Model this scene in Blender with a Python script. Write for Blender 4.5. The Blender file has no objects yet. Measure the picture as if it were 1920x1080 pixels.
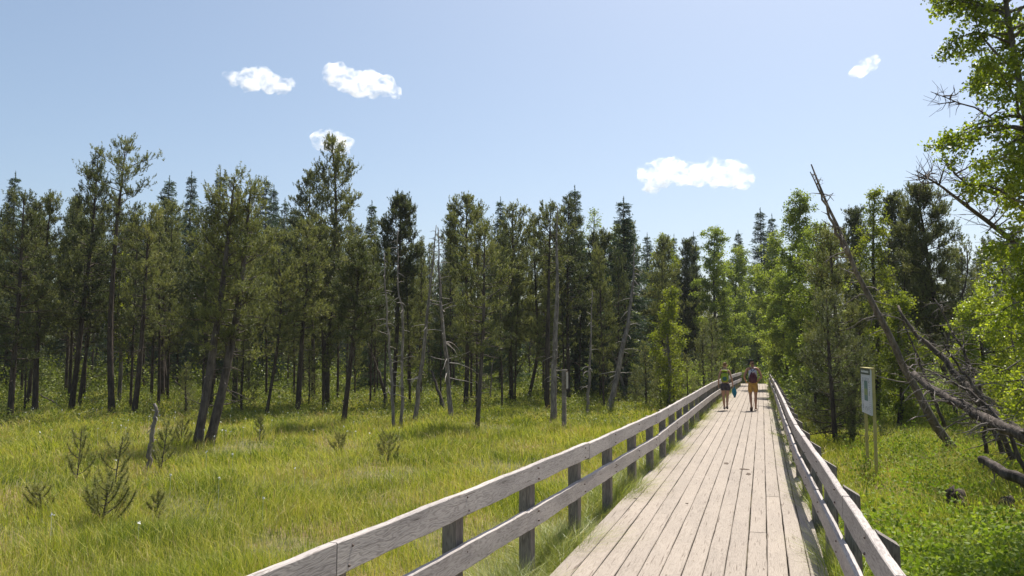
import bpy, bmesh, math, random
import numpy as np
from mathutils import Vector, Matrix

R = math.radians
SC = bpy.context.scene
COL = SC.collection

# ------------------------------------------------------------------ camera
CAM_H = 2.0          # eye height above the deck (deck top is z = 0)
GZ = -0.30           # bog surface
F = 1500.0           # focal length in photo pixels (1920 wide)
PITCH = math.atan(122 / F)
YAW = math.atan(468 / F * math.cos(PITCH))
cam_data = bpy.data.cameras.new('camera')
cam_data.sensor_width = 36.0
cam_data.lens = 36.0 * F / 1920.0
cam_data.clip_start = 0.05
cam_data.clip_end = 8000
cam = bpy.data.objects.new('camera', cam_data)
COL.objects.link(cam)
cam.location = (0, 0, CAM_H)
cam.rotation_euler = (R(90) + PITCH, 0, YAW)
SC.camera = cam

# ------------------------------------------------------------------ light
SUN_EL, SUN_AZ = R(62), R(12)      # azimuth measured from +Y (the walk) towards +X
world = bpy.data.worlds.new('World')
SC.world = world
world.use_nodes = True
wn = world.node_tree
wn.nodes.clear()
w_out = wn.nodes.new('ShaderNodeOutputWorld')
w_bg = wn.nodes.new('ShaderNodeBackground')
w_sky = wn.nodes.new('ShaderNodeTexSky')
w_sky.sky_type = 'NISHITA'
w_sky.sun_disc = False
w_sky.sun_elevation = SUN_EL
w_sky.sun_rotation = SUN_AZ
w_sky.altitude = 900
w_sky.air_density = 1.0
w_sky.dust_density = 4.5
w_sky.ozone_density = 1.0
w_bg.inputs['Strength'].default_value = 0.091
w_hsv = wn.nodes.new('ShaderNodeHueSaturation')   # thin summer haze: paler blue
w_hsv.inputs['Saturation'].default_value = 0.97
w_hsv.inputs['Hue'].default_value = 0.493
wn.links.new(w_sky.outputs[0], w_hsv.inputs['Color'])
wn.links.new(w_hsv.outputs[0], w_bg.inputs['Color'])
wn.links.new(w_bg.outputs[0], w_out.inputs['Surface'])

sun_d = bpy.data.lights.new('sun', 'SUN')
sun_d.energy = 4.8
sun_d.angle = R(0.53)
sun_d.color = (1.0, 0.955, 0.87)
sun = bpy.data.objects.new('sun', sun_d)
COL.objects.link(sun)
SUN_DIR = Vector((math.sin(SUN_AZ) * math.cos(SUN_EL), math.cos(SUN_AZ) * math.cos(SUN_EL), math.sin(SUN_EL)))
sun.rotation_euler = SUN_DIR.to_track_quat('Z', 'Y').to_euler()

SC.view_settings.view_transform = 'Standard'
SC.view_settings.look = 'None'
SC.view_settings.exposure = 0.74
SC.view_settings.gamma = 1.0
SC.render.engine = 'CYCLES'
SC.cycles.max_bounces = 10
SC.cycles.diffuse_bounces = 3
SC.cycles.transmission_bounces = 5
SC.cycles.volume_bounces = 10
SC.cycles.transparent_max_bounces = 8
SC.cycles.caustics_reflective = False
SC.cycles.caustics_refractive = False
SC.cycles.volume_max_steps = 256

# ------------------------------------------------------------------ view geometry -> world
_r = np.array([math.cos(YAW), math.sin(YAW), 0.0])
_f = np.array([-math.sin(YAW) * math.cos(PITCH), math.cos(YAW) * math.cos(PITCH), math.sin(PITCH)])
_u = np.cross(_r, _f)
_fh = np.array([-math.sin(YAW), math.cos(YAW), 0.0])
_c = np.array([0, 0, CAM_H])


def ray(px, py):
    return (px - 960) * _r + (540 - py) * _u + F * _f


def G(px, py, z=GZ):
    d = ray(px, py)
    t = (z - CAM_H) / d[2]
    return _c + d * t


def W(px, py, depth):
    d = ray(px, py)
    return _c + d * (depth / float(d @ _fh))


def depth_of(p):
    return float((np.asarray(p) - _c) @ _fh)


# ------------------------------------------------------------------ mesh helpers
class MB:
    """collects vertices, faces and a per-vertex tint, then links ONE mesh object"""
    def __init__(s):
        s.v, s.f, s.t, s.n = [], [], [], 0

    def add(s, V, faces, tint=0.5):
        V = np.asarray(V, dtype=np.float64).reshape(-1, 3)
        for fa in (faces if isinstance(faces, list) else [faces]):
            fa = np.asarray(fa, dtype=np.int64)
            if len(fa):
                s.f.append(fa + s.n)
        s.v.append(V)
        t = np.asarray(tint, dtype=np.float64)
        s.t.append(np.full(len(V), float(t)) if t.ndim == 0 else t)
        s.n += len(V)

    def merge(s, o, off=0):
        V = np.concatenate(o.v)
        s.add(V + off, [f for f in o.f], np.concatenate(o.t))

    def mesh(s, name, mat, smooth=False):
        me = bpy.data.meshes.new(name)
        if not s.v:
            return me
        V = np.concatenate(s.v).astype(np.float32)
        loops = np.concatenate([f.ravel() for f in s.f]).astype(np.int32)
        tot = np.concatenate([np.full(len(f), f.shape[1]) for f in s.f]).astype(np.int32)
        start = np.concatenate([[0], np.cumsum(tot)[:-1]]).astype(np.int32)
        me.vertices.add(len(V))
        me.vertices.foreach_set('co', V.ravel())
        me.loops.add(len(loops))
        me.loops.foreach_set('vertex_index', loops)
        me.polygons.add(len(tot))
        me.polygons.foreach_set('loop_start', start)
        me.polygons.foreach_set('loop_total', tot)
        me.update(calc_edges=True)
        a = me.attributes.new('tint', 'FLOAT', 'POINT')
        a.data.foreach_set('value', np.concatenate(s.t).astype(np.float32))
        me.polygons.foreach_set('use_smooth', np.full(len(tot), bool(smooth)))
        me.materials.append(mat)
        return me

    def obj(s, name, mat, parent=None, smooth=False, loc=None):
        return link(name, s.mesh(name, mat, smooth), parent, loc)


def link(name, data, parent=None, loc=None):
    o = bpy.data.objects.new(name, data)
    COL.objects.link(o)
    if parent:
        o.parent = parent
    if loc is not None:
        o.location = loc
    return o


def tag(o, label=None, cat=None, group=None, kind=None):
    if label:
        o['label'] = label
    if cat:
        o['category'] = cat
    if group:
        o['group'] = group
    if kind:
        o['kind'] = kind
    return o


def thing(name, label, cat, loc=(0, 0, 0), rz=0.0, group=None):
    o = link(name, None, None, loc)
    o.rotation_euler = (0, 0, rz)
    o.empty_display_size = 0.3
    return tag(o, label, cat, group)


def copy_tree(o, parent=None):
    c = o.copy()
    COL.objects.link(c)
    c.parent = parent
    for ch in [x for x in o.children]:
        copy_tree(ch, c)
    return c


def unit(v):
    v = np.asarray(v, dtype=float)
    return v / np.maximum(np.linalg.norm(v, axis=-1, keepdims=True), 1e-9)


def tube(mb, P, rad, sides=6, tint=0.5, cap=True, wob=0.0, rng=None):
    P = np.asarray(P, dtype=float)
    n = len(P)
    rad = np.asarray(rad, dtype=float) * np.ones(n)
    T = np.gradient(P, axis=0)
    T = unit(T)
    ref = np.array([0, 0, 1.0]) if abs(T[0][2]) < 0.9 else np.array([1.0, 0, 0])
    a = np.linspace(0, 2 * math.pi, sides, endpoint=False)
    V = []
    A = unit(np.cross(T[0], ref))
    for i in range(n):
        A = unit(A - T[i] * (A @ T[i]))
        B = np.cross(T[i], A)
        rr = rad[i] * (1 + (rng.uniform(-wob, wob, sides) if wob and rng is not None else 0))
        V.append(P[i] + np.outer(np.cos(a) * rr, A) + np.outer(np.sin(a) * rr, B))
    V = np.concatenate(V)
    i = np.arange(sides)
    j = (i + 1) % sides
    Fq = np.concatenate([np.stack([k * sides + i, k * sides + j, (k + 1) * sides + j, (k + 1) * sides + i], 1) for k in range(n - 1)])
    faces = [Fq]
    if cap and sides > 2:
        faces.append(np.array([i[::-1], (n - 1) * sides + i]))
    mb.add(V, faces, tint)


def box(mb, c, size, rot=None, tint=0.5):
    c = np.asarray(c, float)
    h = np.asarray(size, float) / 2
    V = np.array([[x, y, z] for x in (-1, 1) for y in (-1, 1) for z in (-1, 1)]) * h
    if rot is not None:
        V = V @ np.asarray(rot).T
    mb.add(V + c, np.array([[0, 1, 3, 2], [4, 6, 7, 5], [0, 4, 5, 1], [2, 3, 7, 6], [0, 2, 6, 4], [1, 5, 7, 3]]), tint)


def rotz(a):
    return np.array([[math.cos(a), -math.sin(a), 0], [math.sin(a), math.cos(a), 0], [0, 0, 1]])


def resample(P, n):
    P = np.asarray(P, float)
    if len(P) < 3:
        t = np.linspace(0, 1, n)[:, None]
        return P[0] * (1 - t) + P[-1] * t
    d = np.concatenate([[0], np.cumsum(np.linalg.norm(np.diff(P, axis=0), axis=1))])
    # Catmull-Rom-like smoothing by fine linear interpolation and averaging
    s = np.linspace(0, d[-1], n)
    Q = np.stack([np.interp(s, d, P[:, k]) for k in range(3)], 1)
    for _ in range(2):
        Q[1:-1] = (Q[:-2] + 2 * Q[1:-1] + Q[2:]) / 4
    return Q


# ------------------------------------------------------------------ materials
def new_mat(name):
    m = bpy.data.materials.new(name)
    m.use_nodes = True
    nt = m.node_tree
    nt.nodes.clear()
    out = nt.nodes.new('ShaderNodeOutputMaterial')
    return m, nt, out


def ramp(nt, stops, fac):
    r = nt.nodes.new('ShaderNodeValToRGB')
    e = r.color_ramp.elements
    e[0].position, e[0].color = stops[0][0], (*stops[0][1], 1)
    e[1].position, e[1].color = stops[-1][0], (*stops[-1][1], 1)
    for p, c in stops[1:-1]:
        x = e.new(p)
        x.color = (*c, 1)
    nt.links.new(fac, r.inputs[0])
    return r.outputs[0]


def noise(nt, vec, scale, detail=4, rough=0.55, dist=0.0):
    n = nt.nodes.new('ShaderNodeTexNoise')
    n.inputs['Scale'].default_value = scale
    n.inputs['Detail'].default_value = detail
    n.inputs['Roughness'].default_value = rough
    n.inputs['Distortion'].default_value = dist
    if vec is not None:
        nt.links.new(vec, n.inputs['Vector'])
    return n.outputs[0]


def mapping(nt, vec, scale=(1, 1, 1), loc=(0, 0, 0)):
    m = nt.nodes.new('ShaderNodeMapping')
    m.inputs['Scale'].default_value = scale
    m.inputs['Location'].default_value = loc
    nt.links.new(vec, m.inputs['Vector'])
    return m.outputs[0]


def coord(nt, kind='Object'):
    return nt.nodes.new('ShaderNodeTexCoord').outputs[kind]


def mix(nt, fac, a, b, mode='MIX'):
    m = nt.nodes.new('ShaderNodeMix')
    m.data_type = 'RGBA'
    m.blend_type = mode
    for s, v in ((m.inputs[0], fac), (m.inputs[6], a), (m.inputs[7], b)):
        if isinstance(v, (int, float)):
            s.default_value = v
        elif isinstance(v, tuple):
            s.default_value = (*v, 1)
        else:
            nt.links.new(v, s)
    return m.outputs[2]


def math_n(nt, op, a, b=0.0, c=None):
    m = nt.nodes.new('ShaderNodeMath')
    m.operation = op
    for i, v in enumerate((a, b) if c is None else (a, b, c)):
        if isinstance(v, (int, float)):
            m.inputs[i].default_value = v
        else:
            nt.links.new(v, m.inputs[i])
    return m.outputs[0]


def attr(nt, name='tint'):
    a = nt.nodes.new('ShaderNodeAttribute')
    a.attribute_name = name
    return a.outputs['Fac']


def leaf_mat(name, stops, trans=0.4, trans_col=(1.25, 1.35, 0.55), patch=None, rough=0.5, spec=0.3, rnd=0.0):
    """foliage: tint attribute -> colour ramp, reflective + translucent"""
    m, nt, out = new_mat(name)
    t = attr(nt)
    if rnd:
        oi = nt.nodes.new('ShaderNodeObjectInfo')
        t = math_n(nt, 'ADD', t, math_n(nt, 'MULTIPLY', math_n(nt, 'SUBTRACT', oi.outputs['Random'], 0.5), rnd))
    if patch:
        n = noise(nt, coord(nt), patch[0], 3)
        nb = noise(nt, coord(nt), patch[0] * 5, 2)
        n = math_n(nt, 'ADD', math_n(nt, 'MULTIPLY', n, 0.62), math_n(nt, 'MULTIPLY', nb, 0.38))
        n2 = math_n(nt, 'MULTIPLY', math_n(nt, 'SUBTRACT', n, 0.5), patch[1])
        t = math_n(nt, 'ADD', t, n2)
    col = ramp(nt, stops, t)
    p = nt.nodes.new('ShaderNodeBsdfPrincipled')
    p.inputs['Roughness'].default_value = rough
    p.inputs['Specular IOR Level'].default_value = spec
    nt.links.new(col, p.inputs['Base Color'])
    tr = nt.nodes.new('ShaderNodeBsdfTranslucent')
    tc = mix(nt, 1.0, col, trans_col, 'MULTIPLY')
    nt.links.new(tc, tr.inputs['Color'])
    ms = nt.nodes.new('ShaderNodeMixShader')
    ms.inputs[0].default_value = trans
    nt.links.new(p.outputs[0], ms.inputs[1])
    nt.links.new(tr.outputs[0], ms.inputs[2])
    nt.links.new(ms.outputs[0], out.inputs['Surface'])
    return m


def simple_mat(name, col, rough=0.7, var=0.15, scale=20, bump=0.0, stretch=(1, 1, 1), spec=0.3, dark=None, emission=None):
    m, nt, out = new_mat(name)
    v = mapping(nt, coord(nt), stretch)
    n = noise(nt, v, scale, 5, 0.6)
    c2 = dark or tuple(x * (1 - var * 2) for x in col)
    c = ramp(nt, [(0.3, c2), (0.7, tuple(min(1, x * (1 + var)) for x in col))], n)
    p = nt.nodes.new('ShaderNodeBsdfPrincipled')
    p.inputs['Roughness'].default_value = rough
    p.inputs['Specular IOR Level'].default_value = spec
    nt.links.new(c, p.inputs['Base Color'])
    if bump:
        b = nt.nodes.new('ShaderNodeBump')
        b.inputs['Strength'].default_value = bump
        b.inputs['Distance'].default_value = 0.02
        nt.links.new(n, b.inputs['Height'])
        nt.links.new(b.outputs[0], p.inputs['Normal'])
    nt.links.new(p.outputs[0], out.inputs['Surface'])
    return m


def wood_mat(name, light, mid, dark, axis=0, use_tint=False, ring=22.0, rings=0.5, bump=0.35, dirt=0.35):
    """weathered sawn softwood: growth rings cut lengthwise, fine grain, knots and stains"""
    m, nt, out = new_mat(name)
    co = coord(nt)
    add = nt.nodes.new('ShaderNodeVectorMath')
    add.operation = 'ADD'
    nt.links.new(co, add.inputs[0])
    cx = nt.nodes.new('ShaderNodeCombineXYZ')
    if use_tint:
        rnd = attr(nt)
    else:
        rnd = nt.nodes.new('ShaderNodeObjectInfo').outputs['Random']
    for i, k in enumerate((37.0, 3.1 if axis == 0 else 17.0, 2.3)):
        nt.links.new(math_n(nt, 'MULTIPLY', rnd, k if not (use_tint and i == 0) else 3.0), cx.inputs[i])
    nt.links.new(cx.outputs[0], add.inputs[1])
    v = add.outputs[0]
    s1 = (0.16, 1, 1) if axis == 0 else (1, 0.16, 1)
    s2 = (1.2, 30, 30) if axis == 0 else (30, 1.2, 30)
    s3 = (0.6, 3, 3) if axis == 0 else (3, 0.6, 3)
    w = nt.nodes.new('ShaderNodeTexWave')
    w.wave_type = 'RINGS'
    w.rings_direction = 'X' if axis == 0 else 'Y'
    w.inputs['Scale'].default_value = ring
    w.inputs['Distortion'].default_value = 26.0
    w.inputs['Detail'].default_value = 2.5
    w.inputs['Detail Scale'].default_value = 0.9
    nt.links.new(mapping(nt, v, s1), w.inputs['Vector'])
    fine = noise(nt, mapping(nt, v, s2), 3.0, 5, 0.7)
    blot = noise(nt, mapping(nt, v, s3), 1.6, 4, 0.6)
    crack = noise(nt, mapping(nt, v, (2.0, 60, 60) if axis == 0 else (60, 2.0, 60)), 1.0, 2, 0.5)
    f = math_n(nt, 'ADD', math_n(nt, 'MULTIPLY', w.outputs['Fac'], rings), math_n(nt, 'MULTIPLY', fine, 1.0 - rings))
    c = ramp(nt, [(0.22, dark), (0.45, mid), (0.72, light)], f)
    stain = ramp(nt, [(0.35, (1 - dirt, 1 - dirt, 1 - dirt * 0.95)), (0.6, (1, 1, 1))], blot)
    c = mix(nt, 1.0, c, stain, 'MULTIPLY')
    cr = ramp(nt, [(0.27 if not use_tint else 0.29, (0.45, 0.41, 0.38)), (0.33 if not use_tint else 0.36, (1, 1, 1))], crack)
    c = mix(nt, 1.0, c, cr, 'MULTIPLY')
    if use_tint:
        tv = ramp(nt, [(0.0, (0.93, 0.925, 0.92)), (1.0, (1.04, 1.03, 1.02))], rnd)
        c = mix(nt, 1.0, c, tv, 'MULTIPLY')
    p = nt.nodes.new('ShaderNodeBsdfPrincipled')
    p.inputs['Roughness'].default_value = 0.78
    p.inputs['Specular IOR Level'].default_value = 0.25
    nt.links.new(c, p.inputs['Base Color'])
    b = nt.nodes.new('ShaderNodeBump')
    b.inputs['Strength'].default_value = bump
    b.inputs['Distance'].default_value = 0.006
    nt.links.new(math_n(nt, 'ADD', f, cr), b.inputs['Height'])
    nt.links.new(b.outputs[0], p.inputs['Normal'])
    nt.links.new(p.outputs[0], out.inputs['Surface'])
    return m


def bark_mat(name, a, b, c, scale=9.0):
    m, nt, out = new_mat(name)
    co = coord(nt)
    v = mapping(nt, co, (1, 1, 0.25))
    n = noise(nt, v, scale, 5, 0.7)
    n2 = noise(nt, co, 1.3, 3)
    col = ramp(nt, [(0.3, a), (0.5, b), (0.72, c)], n)
    col = mix(nt, 1.0, col, ramp(nt, [(0.3, (0.6, 0.6, 0.62)), (0.7, (1.15, 1.1, 1.05))], n2), 'MULTIPLY')
    if 'dead' in name:      # barkless twigs are bleached paler than the stem
        f = math_n(nt, 'MULTIPLY', math_n(nt, 'SUBTRACT', attr(nt), 0.5), 1.3)
        col = mix(nt, f, col, (0.42, 0.39, 0.36) if name == 'dead_grey_wood' else (0.26, 0.23, 0.21))
    p = nt.nodes.new('ShaderNodeBsdfPrincipled')
    p.inputs['Roughness'].default_value = 0.9
    p.inputs['Specular IOR Level'].default_value = 0.15
    nt.links.new(col, p.inputs['Base Color'])
    bm = nt.nodes.new('ShaderNodeBump')
    bm.inputs['Strength'].default_value = 0.8
    bm.inputs['Distance'].default_value = 0.03
    nt.links.new(n, bm.inputs['Height'])
    nt.links.new(bm.outputs[0], p.inputs['Normal'])
    nt.links.new(p.outputs[0], out.inputs['Surface'])
    return m


M = {}
M['rail'] = wood_mat('weathered_rail_wood', (0.47, 0.425, 0.395), (0.42, 0.375, 0.35), (0.27, 0.24, 0.222), axis=0, rings=0.4, bump=0.15, dirt=0.25)
M['post'] = wood_mat('post_wood', (0.33, 0.285, 0.25), (0.24, 0.205, 0.18), (0.13, 0.11, 0.095), axis=0, rings=0.3)
M['deck'] = wood_mat('deck_plank_wood', (0.330, 0.283, 0.239), (0.292, 0.249, 0.209), (0.222, 0.185, 0.152), axis=1, use_tint=True, ring=16, rings=0.3, bump=0.15, dirt=0.12)
M['bolt'] = simple_mat('rusty_bolt', (0.16, 0.12, 0.10), .6, .3, 200)
M['beam'] = simple_mat('beam_wood', (0.16, 0.13, 0.1), 0.9, 0.3, 12)
M['bark'] = bark_mat('pine_bark', (0.025, 0.02, 0.018), (0.075, 0.06, 0.052), (0.15, 0.12, 0.10))
M['bark_grey'] = bark_mat('grey_pine_bark', (0.04, 0.035, 0.032), (0.12, 0.10, 0.092), (0.22, 0.19, 0.17))
M['dead'] = bark_mat('dead_grey_wood', (0.09, 0.08, 0.075), (0.25, 0.22, 0.20), (0.45, 0.42, 0.39), 14)
M['snag'] = bark_mat('dead_brown_wood', (0.06, 0.05, 0.044), (0.17, 0.145, 0.128), (0.34, 0.30, 0.27), 12)
M['dead_dark'] = bark_mat('dead_dark_wood', (0.03, 0.025, 0.022), (0.085, 0.07, 0.06), (0.24, 0.205, 0.18), 12)
M['birch_bark'] = bark_mat('birch_bark', (0.05, 0.045, 0.04), (0.16, 0.14, 0.125), (0.42, 0.40, 0.37), 6)
M['twig'] = simple_mat('twig_bark', (0.11, 0.09, 0.08), 0.9, 0.2, 15)
PINE = [(0.0, (0.050, 0.062, 0.030)), (0.35, (0.125, 0.140, 0.056)), (0.75, (0.225, 0.230, 0.085)), (1.0, (0.31, 0.29, 0.12))]
M['pine'] = leaf_mat('pine_needles', PINE, 0.42, (1.1, 1.15, 0.6), rnd=0.22)
M['pine_dark'] = leaf_mat('dark_pine_needles', [(0, (0.034, 0.048, 0.022)), (0.5, (0.095, 0.112, 0.047)), (1, (0.19, 0.19, 0.072))], 0.36, (1.1, 1.15, 0.6), rnd=0.2)
M['spruce'] = leaf_mat('spruce_needles', [(0, (0.025, 0.045, 0.032)), (0.5, (0.065, 0.10, 0.062)), (1, (0.13, 0.17, 0.09))], 0.32, (1.1, 1.3, 0.6), rnd=0.3)
M['leaf'] = leaf_mat('birch_leaves', [(0, (0.10, 0.14, 0.018)), (0.5, (0.25, 0.30, 0.04)), (1, (0.46, 0.46, 0.09))], 0.56, (1.3, 1.35, 0.45), rough=0.35, spec=0.45, rnd=0.2)
M['leaf_far'] = leaf_mat('far_broadleaf', [(0, (0.10, 0.135, 0.035)), (0.5, (0.24, 0.285, 0.065)), (1, (0.42, 0.42, 0.11))], 0.5, (1.2, 1.3, 0.5), rnd=0.3)
M['leaf_bright'] = leaf_mat('bright_young_leaves', [(0, (0.085, 0.12, 0.018)), (0.5, (0.19, 0.23, 0.035)), (1, (0.32, 0.33, 0.06))], 0.5, (1.3, 1.3, 0.4))
GR = [(0.0, (0.05, 0.085, 0.018)), (0.22, (0.12, 0.17, 0.03)), (0.45, (0.265, 0.305, 0.038)), (0.65, (0.41, 0.41, 0.07)), (0.85, (0.50, 0.455, 0.14)), (1.0, (0.42, 0.29, 0.17))]
M['grass'] = leaf_mat('bog_grass', GR, 0.42, (1.15, 1.2, 0.5), patch=(0.5, 1.7), rough=0.55, spec=0.25)
M['sedge'] = leaf_mat('edge_sedge', [(0, (0.09, 0.13, 0.025)), (0.4, (0.20, 0.25, 0.05)), (0.75, (0.36, 0.37, 0.10)), (1, (0.48, 0.42, 0.20))], 0.42, (1.15, 1.2, 0.5), patch=(0.8, 0.4), spec=0.4, rough=0.4)
M['herb'] = leaf_mat('leafy_herbs', [(0, (0.08, 0.13, 0.018)), (0.5, (0.19, 0.255, 0.035)), (1, (0.35, 0.39, 0.07))], 0.42, (1.15, 1.25, 0.45), rough=0.55, spec=0.15, patch=(0.7, 0.5))
M['shrub'] = leaf_mat('low_shrub_leaves', [(0, (0.06, 0.085, 0.018)), (0.5, (0.15, 0.18, 0.036)), (1, (0.28, 0.28, 0.06))], 0.38, (1.15, 1.25, 0.5), patch=(0.25, 0.6))
M['cotton'] = simple_mat('cotton_tufts', (0.8, 0.8, 0.76), 0.9, 0.05)


def ground_mat():
    m, nt, out = new_mat('bog_ground')
    co = coord(nt)
    n1 = noise(nt, co, 0.35, 5, 0.6)
    n2 = noise(nt, co, 6.0, 6, 0.7)
    c = ramp(nt, [(0.3, (0.06, 0.07, 0.02)), (0.5, (0.15, 0.14, 0.045)), (0.62, (0.23, 0.155, 0.07)), (0.75, (0.20, 0.18, 0.06))], n1)
    c = mix(nt, 1.0, c, ramp(nt, [(0.3, (0.45, 0.45, 0.4)), (0.7, (1.2, 1.2, 1.1))], n2), 'MULTIPLY')
    p = nt.nodes.new('ShaderNodeBsdfPrincipled')
    p.inputs['Roughness'].default_value = 0.95
    nt.links.new(c, p.inputs['Base Color'])
    b = nt.nodes.new('ShaderNodeBump')
    b.inputs['Strength'].default_value = 1.0
    b.inputs['Distance'].default_value = 0.08
    nt.links.new(n2, b.inputs['Height'])
    nt.links.new(b.outputs[0], p.inputs['Normal'])
    nt.links.new(p.outputs[0], out.inputs['Surface'])
    return m


M['ground'] = ground_mat()
rng = np.random.default_rng(7)


# ------------------------------------------------------------------ ground sheet
def ground_z(x, y):
    """gentle hummocks"""
    return GZ - 0.02 + 0.035 * np.sin(x * 0.9 + 1.3 * np.sin(y * 0.37)) * np.cos(y * 0.7 + 0.8 * np.sin(x * 0.23)) \
        + 0.02 * np.sin(x * 2.3 + y * 1.7)


def build_ground():
    mb = MB()
    xs = np.concatenate([[-3000, -600, -200, -110], np.linspace(-80, 60, 181), [90, 200, 600, 3000]])
    ys = np.concatenate([[-1500, -200, -30], np.linspace(-6, 90, 125), [130, 250, 700, 4000]])
    X, Y = np.meshgrid(xs, ys)
    near = (np.abs(X) < 100) & (Y < 100) & (Y > -10)
    Z = np.where(near, ground_z(X, Y), GZ - 0.02)
    V = np.stack([X, Y, Z], -1).reshape(-1, 3)
    nx, ny = len(xs), len(ys)
    i, j = np.meshgrid(np.arange(nx - 1), np.arange(ny - 1))
    a = (j * nx + i).ravel()
    mb.add(V, np.stack([a, a + 1, a + nx + 1, a + nx], 1))
    o = mb.obj('ground', M['ground'], smooth=True)
    tag(o, kind='structure')


build_ground()

# ------------------------------------------------------------------ boardwalk
def deck_z(y):
    return -0.25 * max(0.0, min(1.0, (y - 27) / 33.0)) ** 1.3


def deck_shift(y):
    return np.interp(y, [0, 28, 45, 62], [0.0, 0.02, 0.02, -0.02])


def build_deck():
    mb = MB()
    edges = [-1.89, -1.70, -1.515, -1.325, -1.13, -0.94, -0.75, -0.565, -0.38, -0.19, 0.0, 0.185, 0.37, 0.535]
    rnd = random.Random(4)
    y_end = 62.0
    for k in range(13):
        x0, x1 = edges[k] + 0.0045, edges[k + 1] - 0.0045
        y = -1.5 - rnd.uniform(0, 3)
        cuts = []
        if k == 9:
            cuts = [9.55]
        while y < y_end:
            L = rnd.choice([6.0, 8.0, 9.0, 10.0]) + rnd.uniform(-.1, .1)
            for c in cuts:
                if y < c < y + L + 1.0:
                    L = c - y
                    cuts = []
                    break
            y1 = min(y + L, y_end)
            dz = rnd.uniform(-0.0018, 0.0018)
            t = rnd.random()
            n = 17
            yy = np.linspace(y + 0.001, y1 - 0.001, n)
            bow = rnd.uniform(-0.004, 0.004) * np.sin(np.linspace(0, math.pi, n))
            ring = []
            for a in range(n):
                s = deck_shift(yy[a])
                zz = deck_z(yy[a]) + dz + rnd.uniform(-0.0012, 0.0012)
                ra = rnd.uniform(-0.003, 0.003)
                ch = 0.006
                xa, xb = x0 + s + bow[a] + ra, x1 + s + bow[a] + rnd.uniform(-0.003, 0.003)
                ring.append([[xa, yy[a], zz - 0.05], [xa, yy[a], zz - ch], [xa + ch, yy[a], zz], [xb - ch, yy[a], zz], [xb, yy[a], zz - ch], [xb, yy[a], zz - 0.05]])
            V = np.array(ring).reshape(-1, 3)
            f = []
            for a in range(n - 1):
                for b in range(6):
                    c = (b + 1) % 6
                    f.append([a * 6 + b, a * 6 + c, (a + 1) * 6 + c, (a + 1) * 6 + b])
            mb.add(V, [np.array(f), np.array([[5, 4, 3, 2, 1, 0], [(n - 1) * 6 + b for b in range(6)]])], t)
            y = y1
    o = mb.obj('boardwalk_path', M['deck'])
    tag(o, kind='structure')
    mb = MB()
    for x in (-1.75, -0.66, 0.42):
        for y in np.arange(-1, 60, 4.0):
            box(mb, (x, y + 2, deck_z(y + 2) - 0.13), (0.10, 3.99, 0.15))
    for y in np.arange(0.2, 60, 1.67):
        box(mb, (-0.69, y + 0.35, deck_z(y) - 0.255), (2.5, 0.12, 0.09))
    o = mb.obj('boardwalk_path', M['beam'])
    tag(o, kind='structure')


build_deck()

def worn_patches():
    rnd = random.Random(9)
    mb = MB()
    for (px, py, sx, sy) in ((1362, 869, .05, .16), (1396, 880, .09, .10), (1404, 889, .045, .18), (1190, 935, .03, .03), (1288, 944, .02, .02)):
        c = G(px, py, 0.0)
        a = np.linspace(0, 2 * math.pi, 14, endpoint=False)
        r = np.array([rnd.uniform(.55, 1.1) for _ in a])
        V = np.stack([c[0] + np.cos(a) * r * sx, c[1] + np.sin(a) * r * sy, np.full(14, .005)], 1)
        mb.add(np.concatenate([V, V - [0, 0, .006]]), [np.arange(14)[None, :], np.array([[i, i + 14, (i + 1) % 14 + 14, (i + 1) % 14] for i in range(14)])])
    tag(mb.obj('boardwalk_path', simple_mat('rotten_wood', (0.13, 0.095, 0.07), .9, .5, 60, bump=.6)), kind='structure')


worn_patches()

LX = lambda y: float(np.interp(y, [0, 2, 4, 5.85, 7.57, 9.3, 11, 12.4, 14, 16, 20, 33, 45, 57], [-2.5, -2.42, -2.30, -2.2, -2.09, -2.0, -1.93, -1.865, -1.81, -1.78, -1.78, -1.72, -1.55, -1.33]))
RX = lambda y: float(np.interp(y, [0, 2, 3.77, 7.3, 13.3, 19.4, 28, 45, 57], [0.66, 0.645, 0.615, 0.56, 0.45, 0.45, 0.44, 0.43, 0.43]))


def board(name, p0, p1, h, th, parent, mat, rnd, notch=0):
    """one sawn board, local X along its length, origin at its middle"""
    p0, p1 = Vector(p0), Vector(p1)
    L = (p1 - p0).length
    n = max(6, int(L / 0.12))
    mb = MB()
    xs = np.linspace(-L / 2, L / 2, n)
    ph = rnd.uniform(0, 6)
    sag = rnd.uniform(-0.006, 0.006)
    R_ = []
    for x in xs:
        w = 0.0025 * math.sin(x * 5 + ph) + 0.0015 * math.sin(x * 17 + ph)
        zc = sag * math.cos(x / L * math.pi)
        c = 0.006
        a, b = th / 2 + w * 0.4, h / 2 + w
        R_.append([[x, -a, zc - b + c], [x, -a, zc + b - c], [x, -a + c, zc + b], [x, a - c, zc + b], [x, a, zc + b - c], [x, a, zc - b + c], [x, a - c, zc - b], [x, -a + c, zc - b]])
    V = np.array(R_).reshape(-1, 3)
    f = [[i * 8 + b, (i + 1) * 8 + b, (i + 1) * 8 + (b + 1) % 8, i * 8 + (b + 1) % 8] for i in range(n - 1) for b in range(8)]
    mb.add(V, [np.array(f), np.array([list(range(8)), [(n - 1) * 8 + b for b in range(7, -1, -1)]])])
    o = mb.obj(name, mat, parent)
    o.location = (p0 + p1) / 2
    d = (p1 - p0).normalized()
    o.rotation_euler = (0, -math.asin(d.z), math.atan2(d.y, d.x))
    return o


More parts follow.
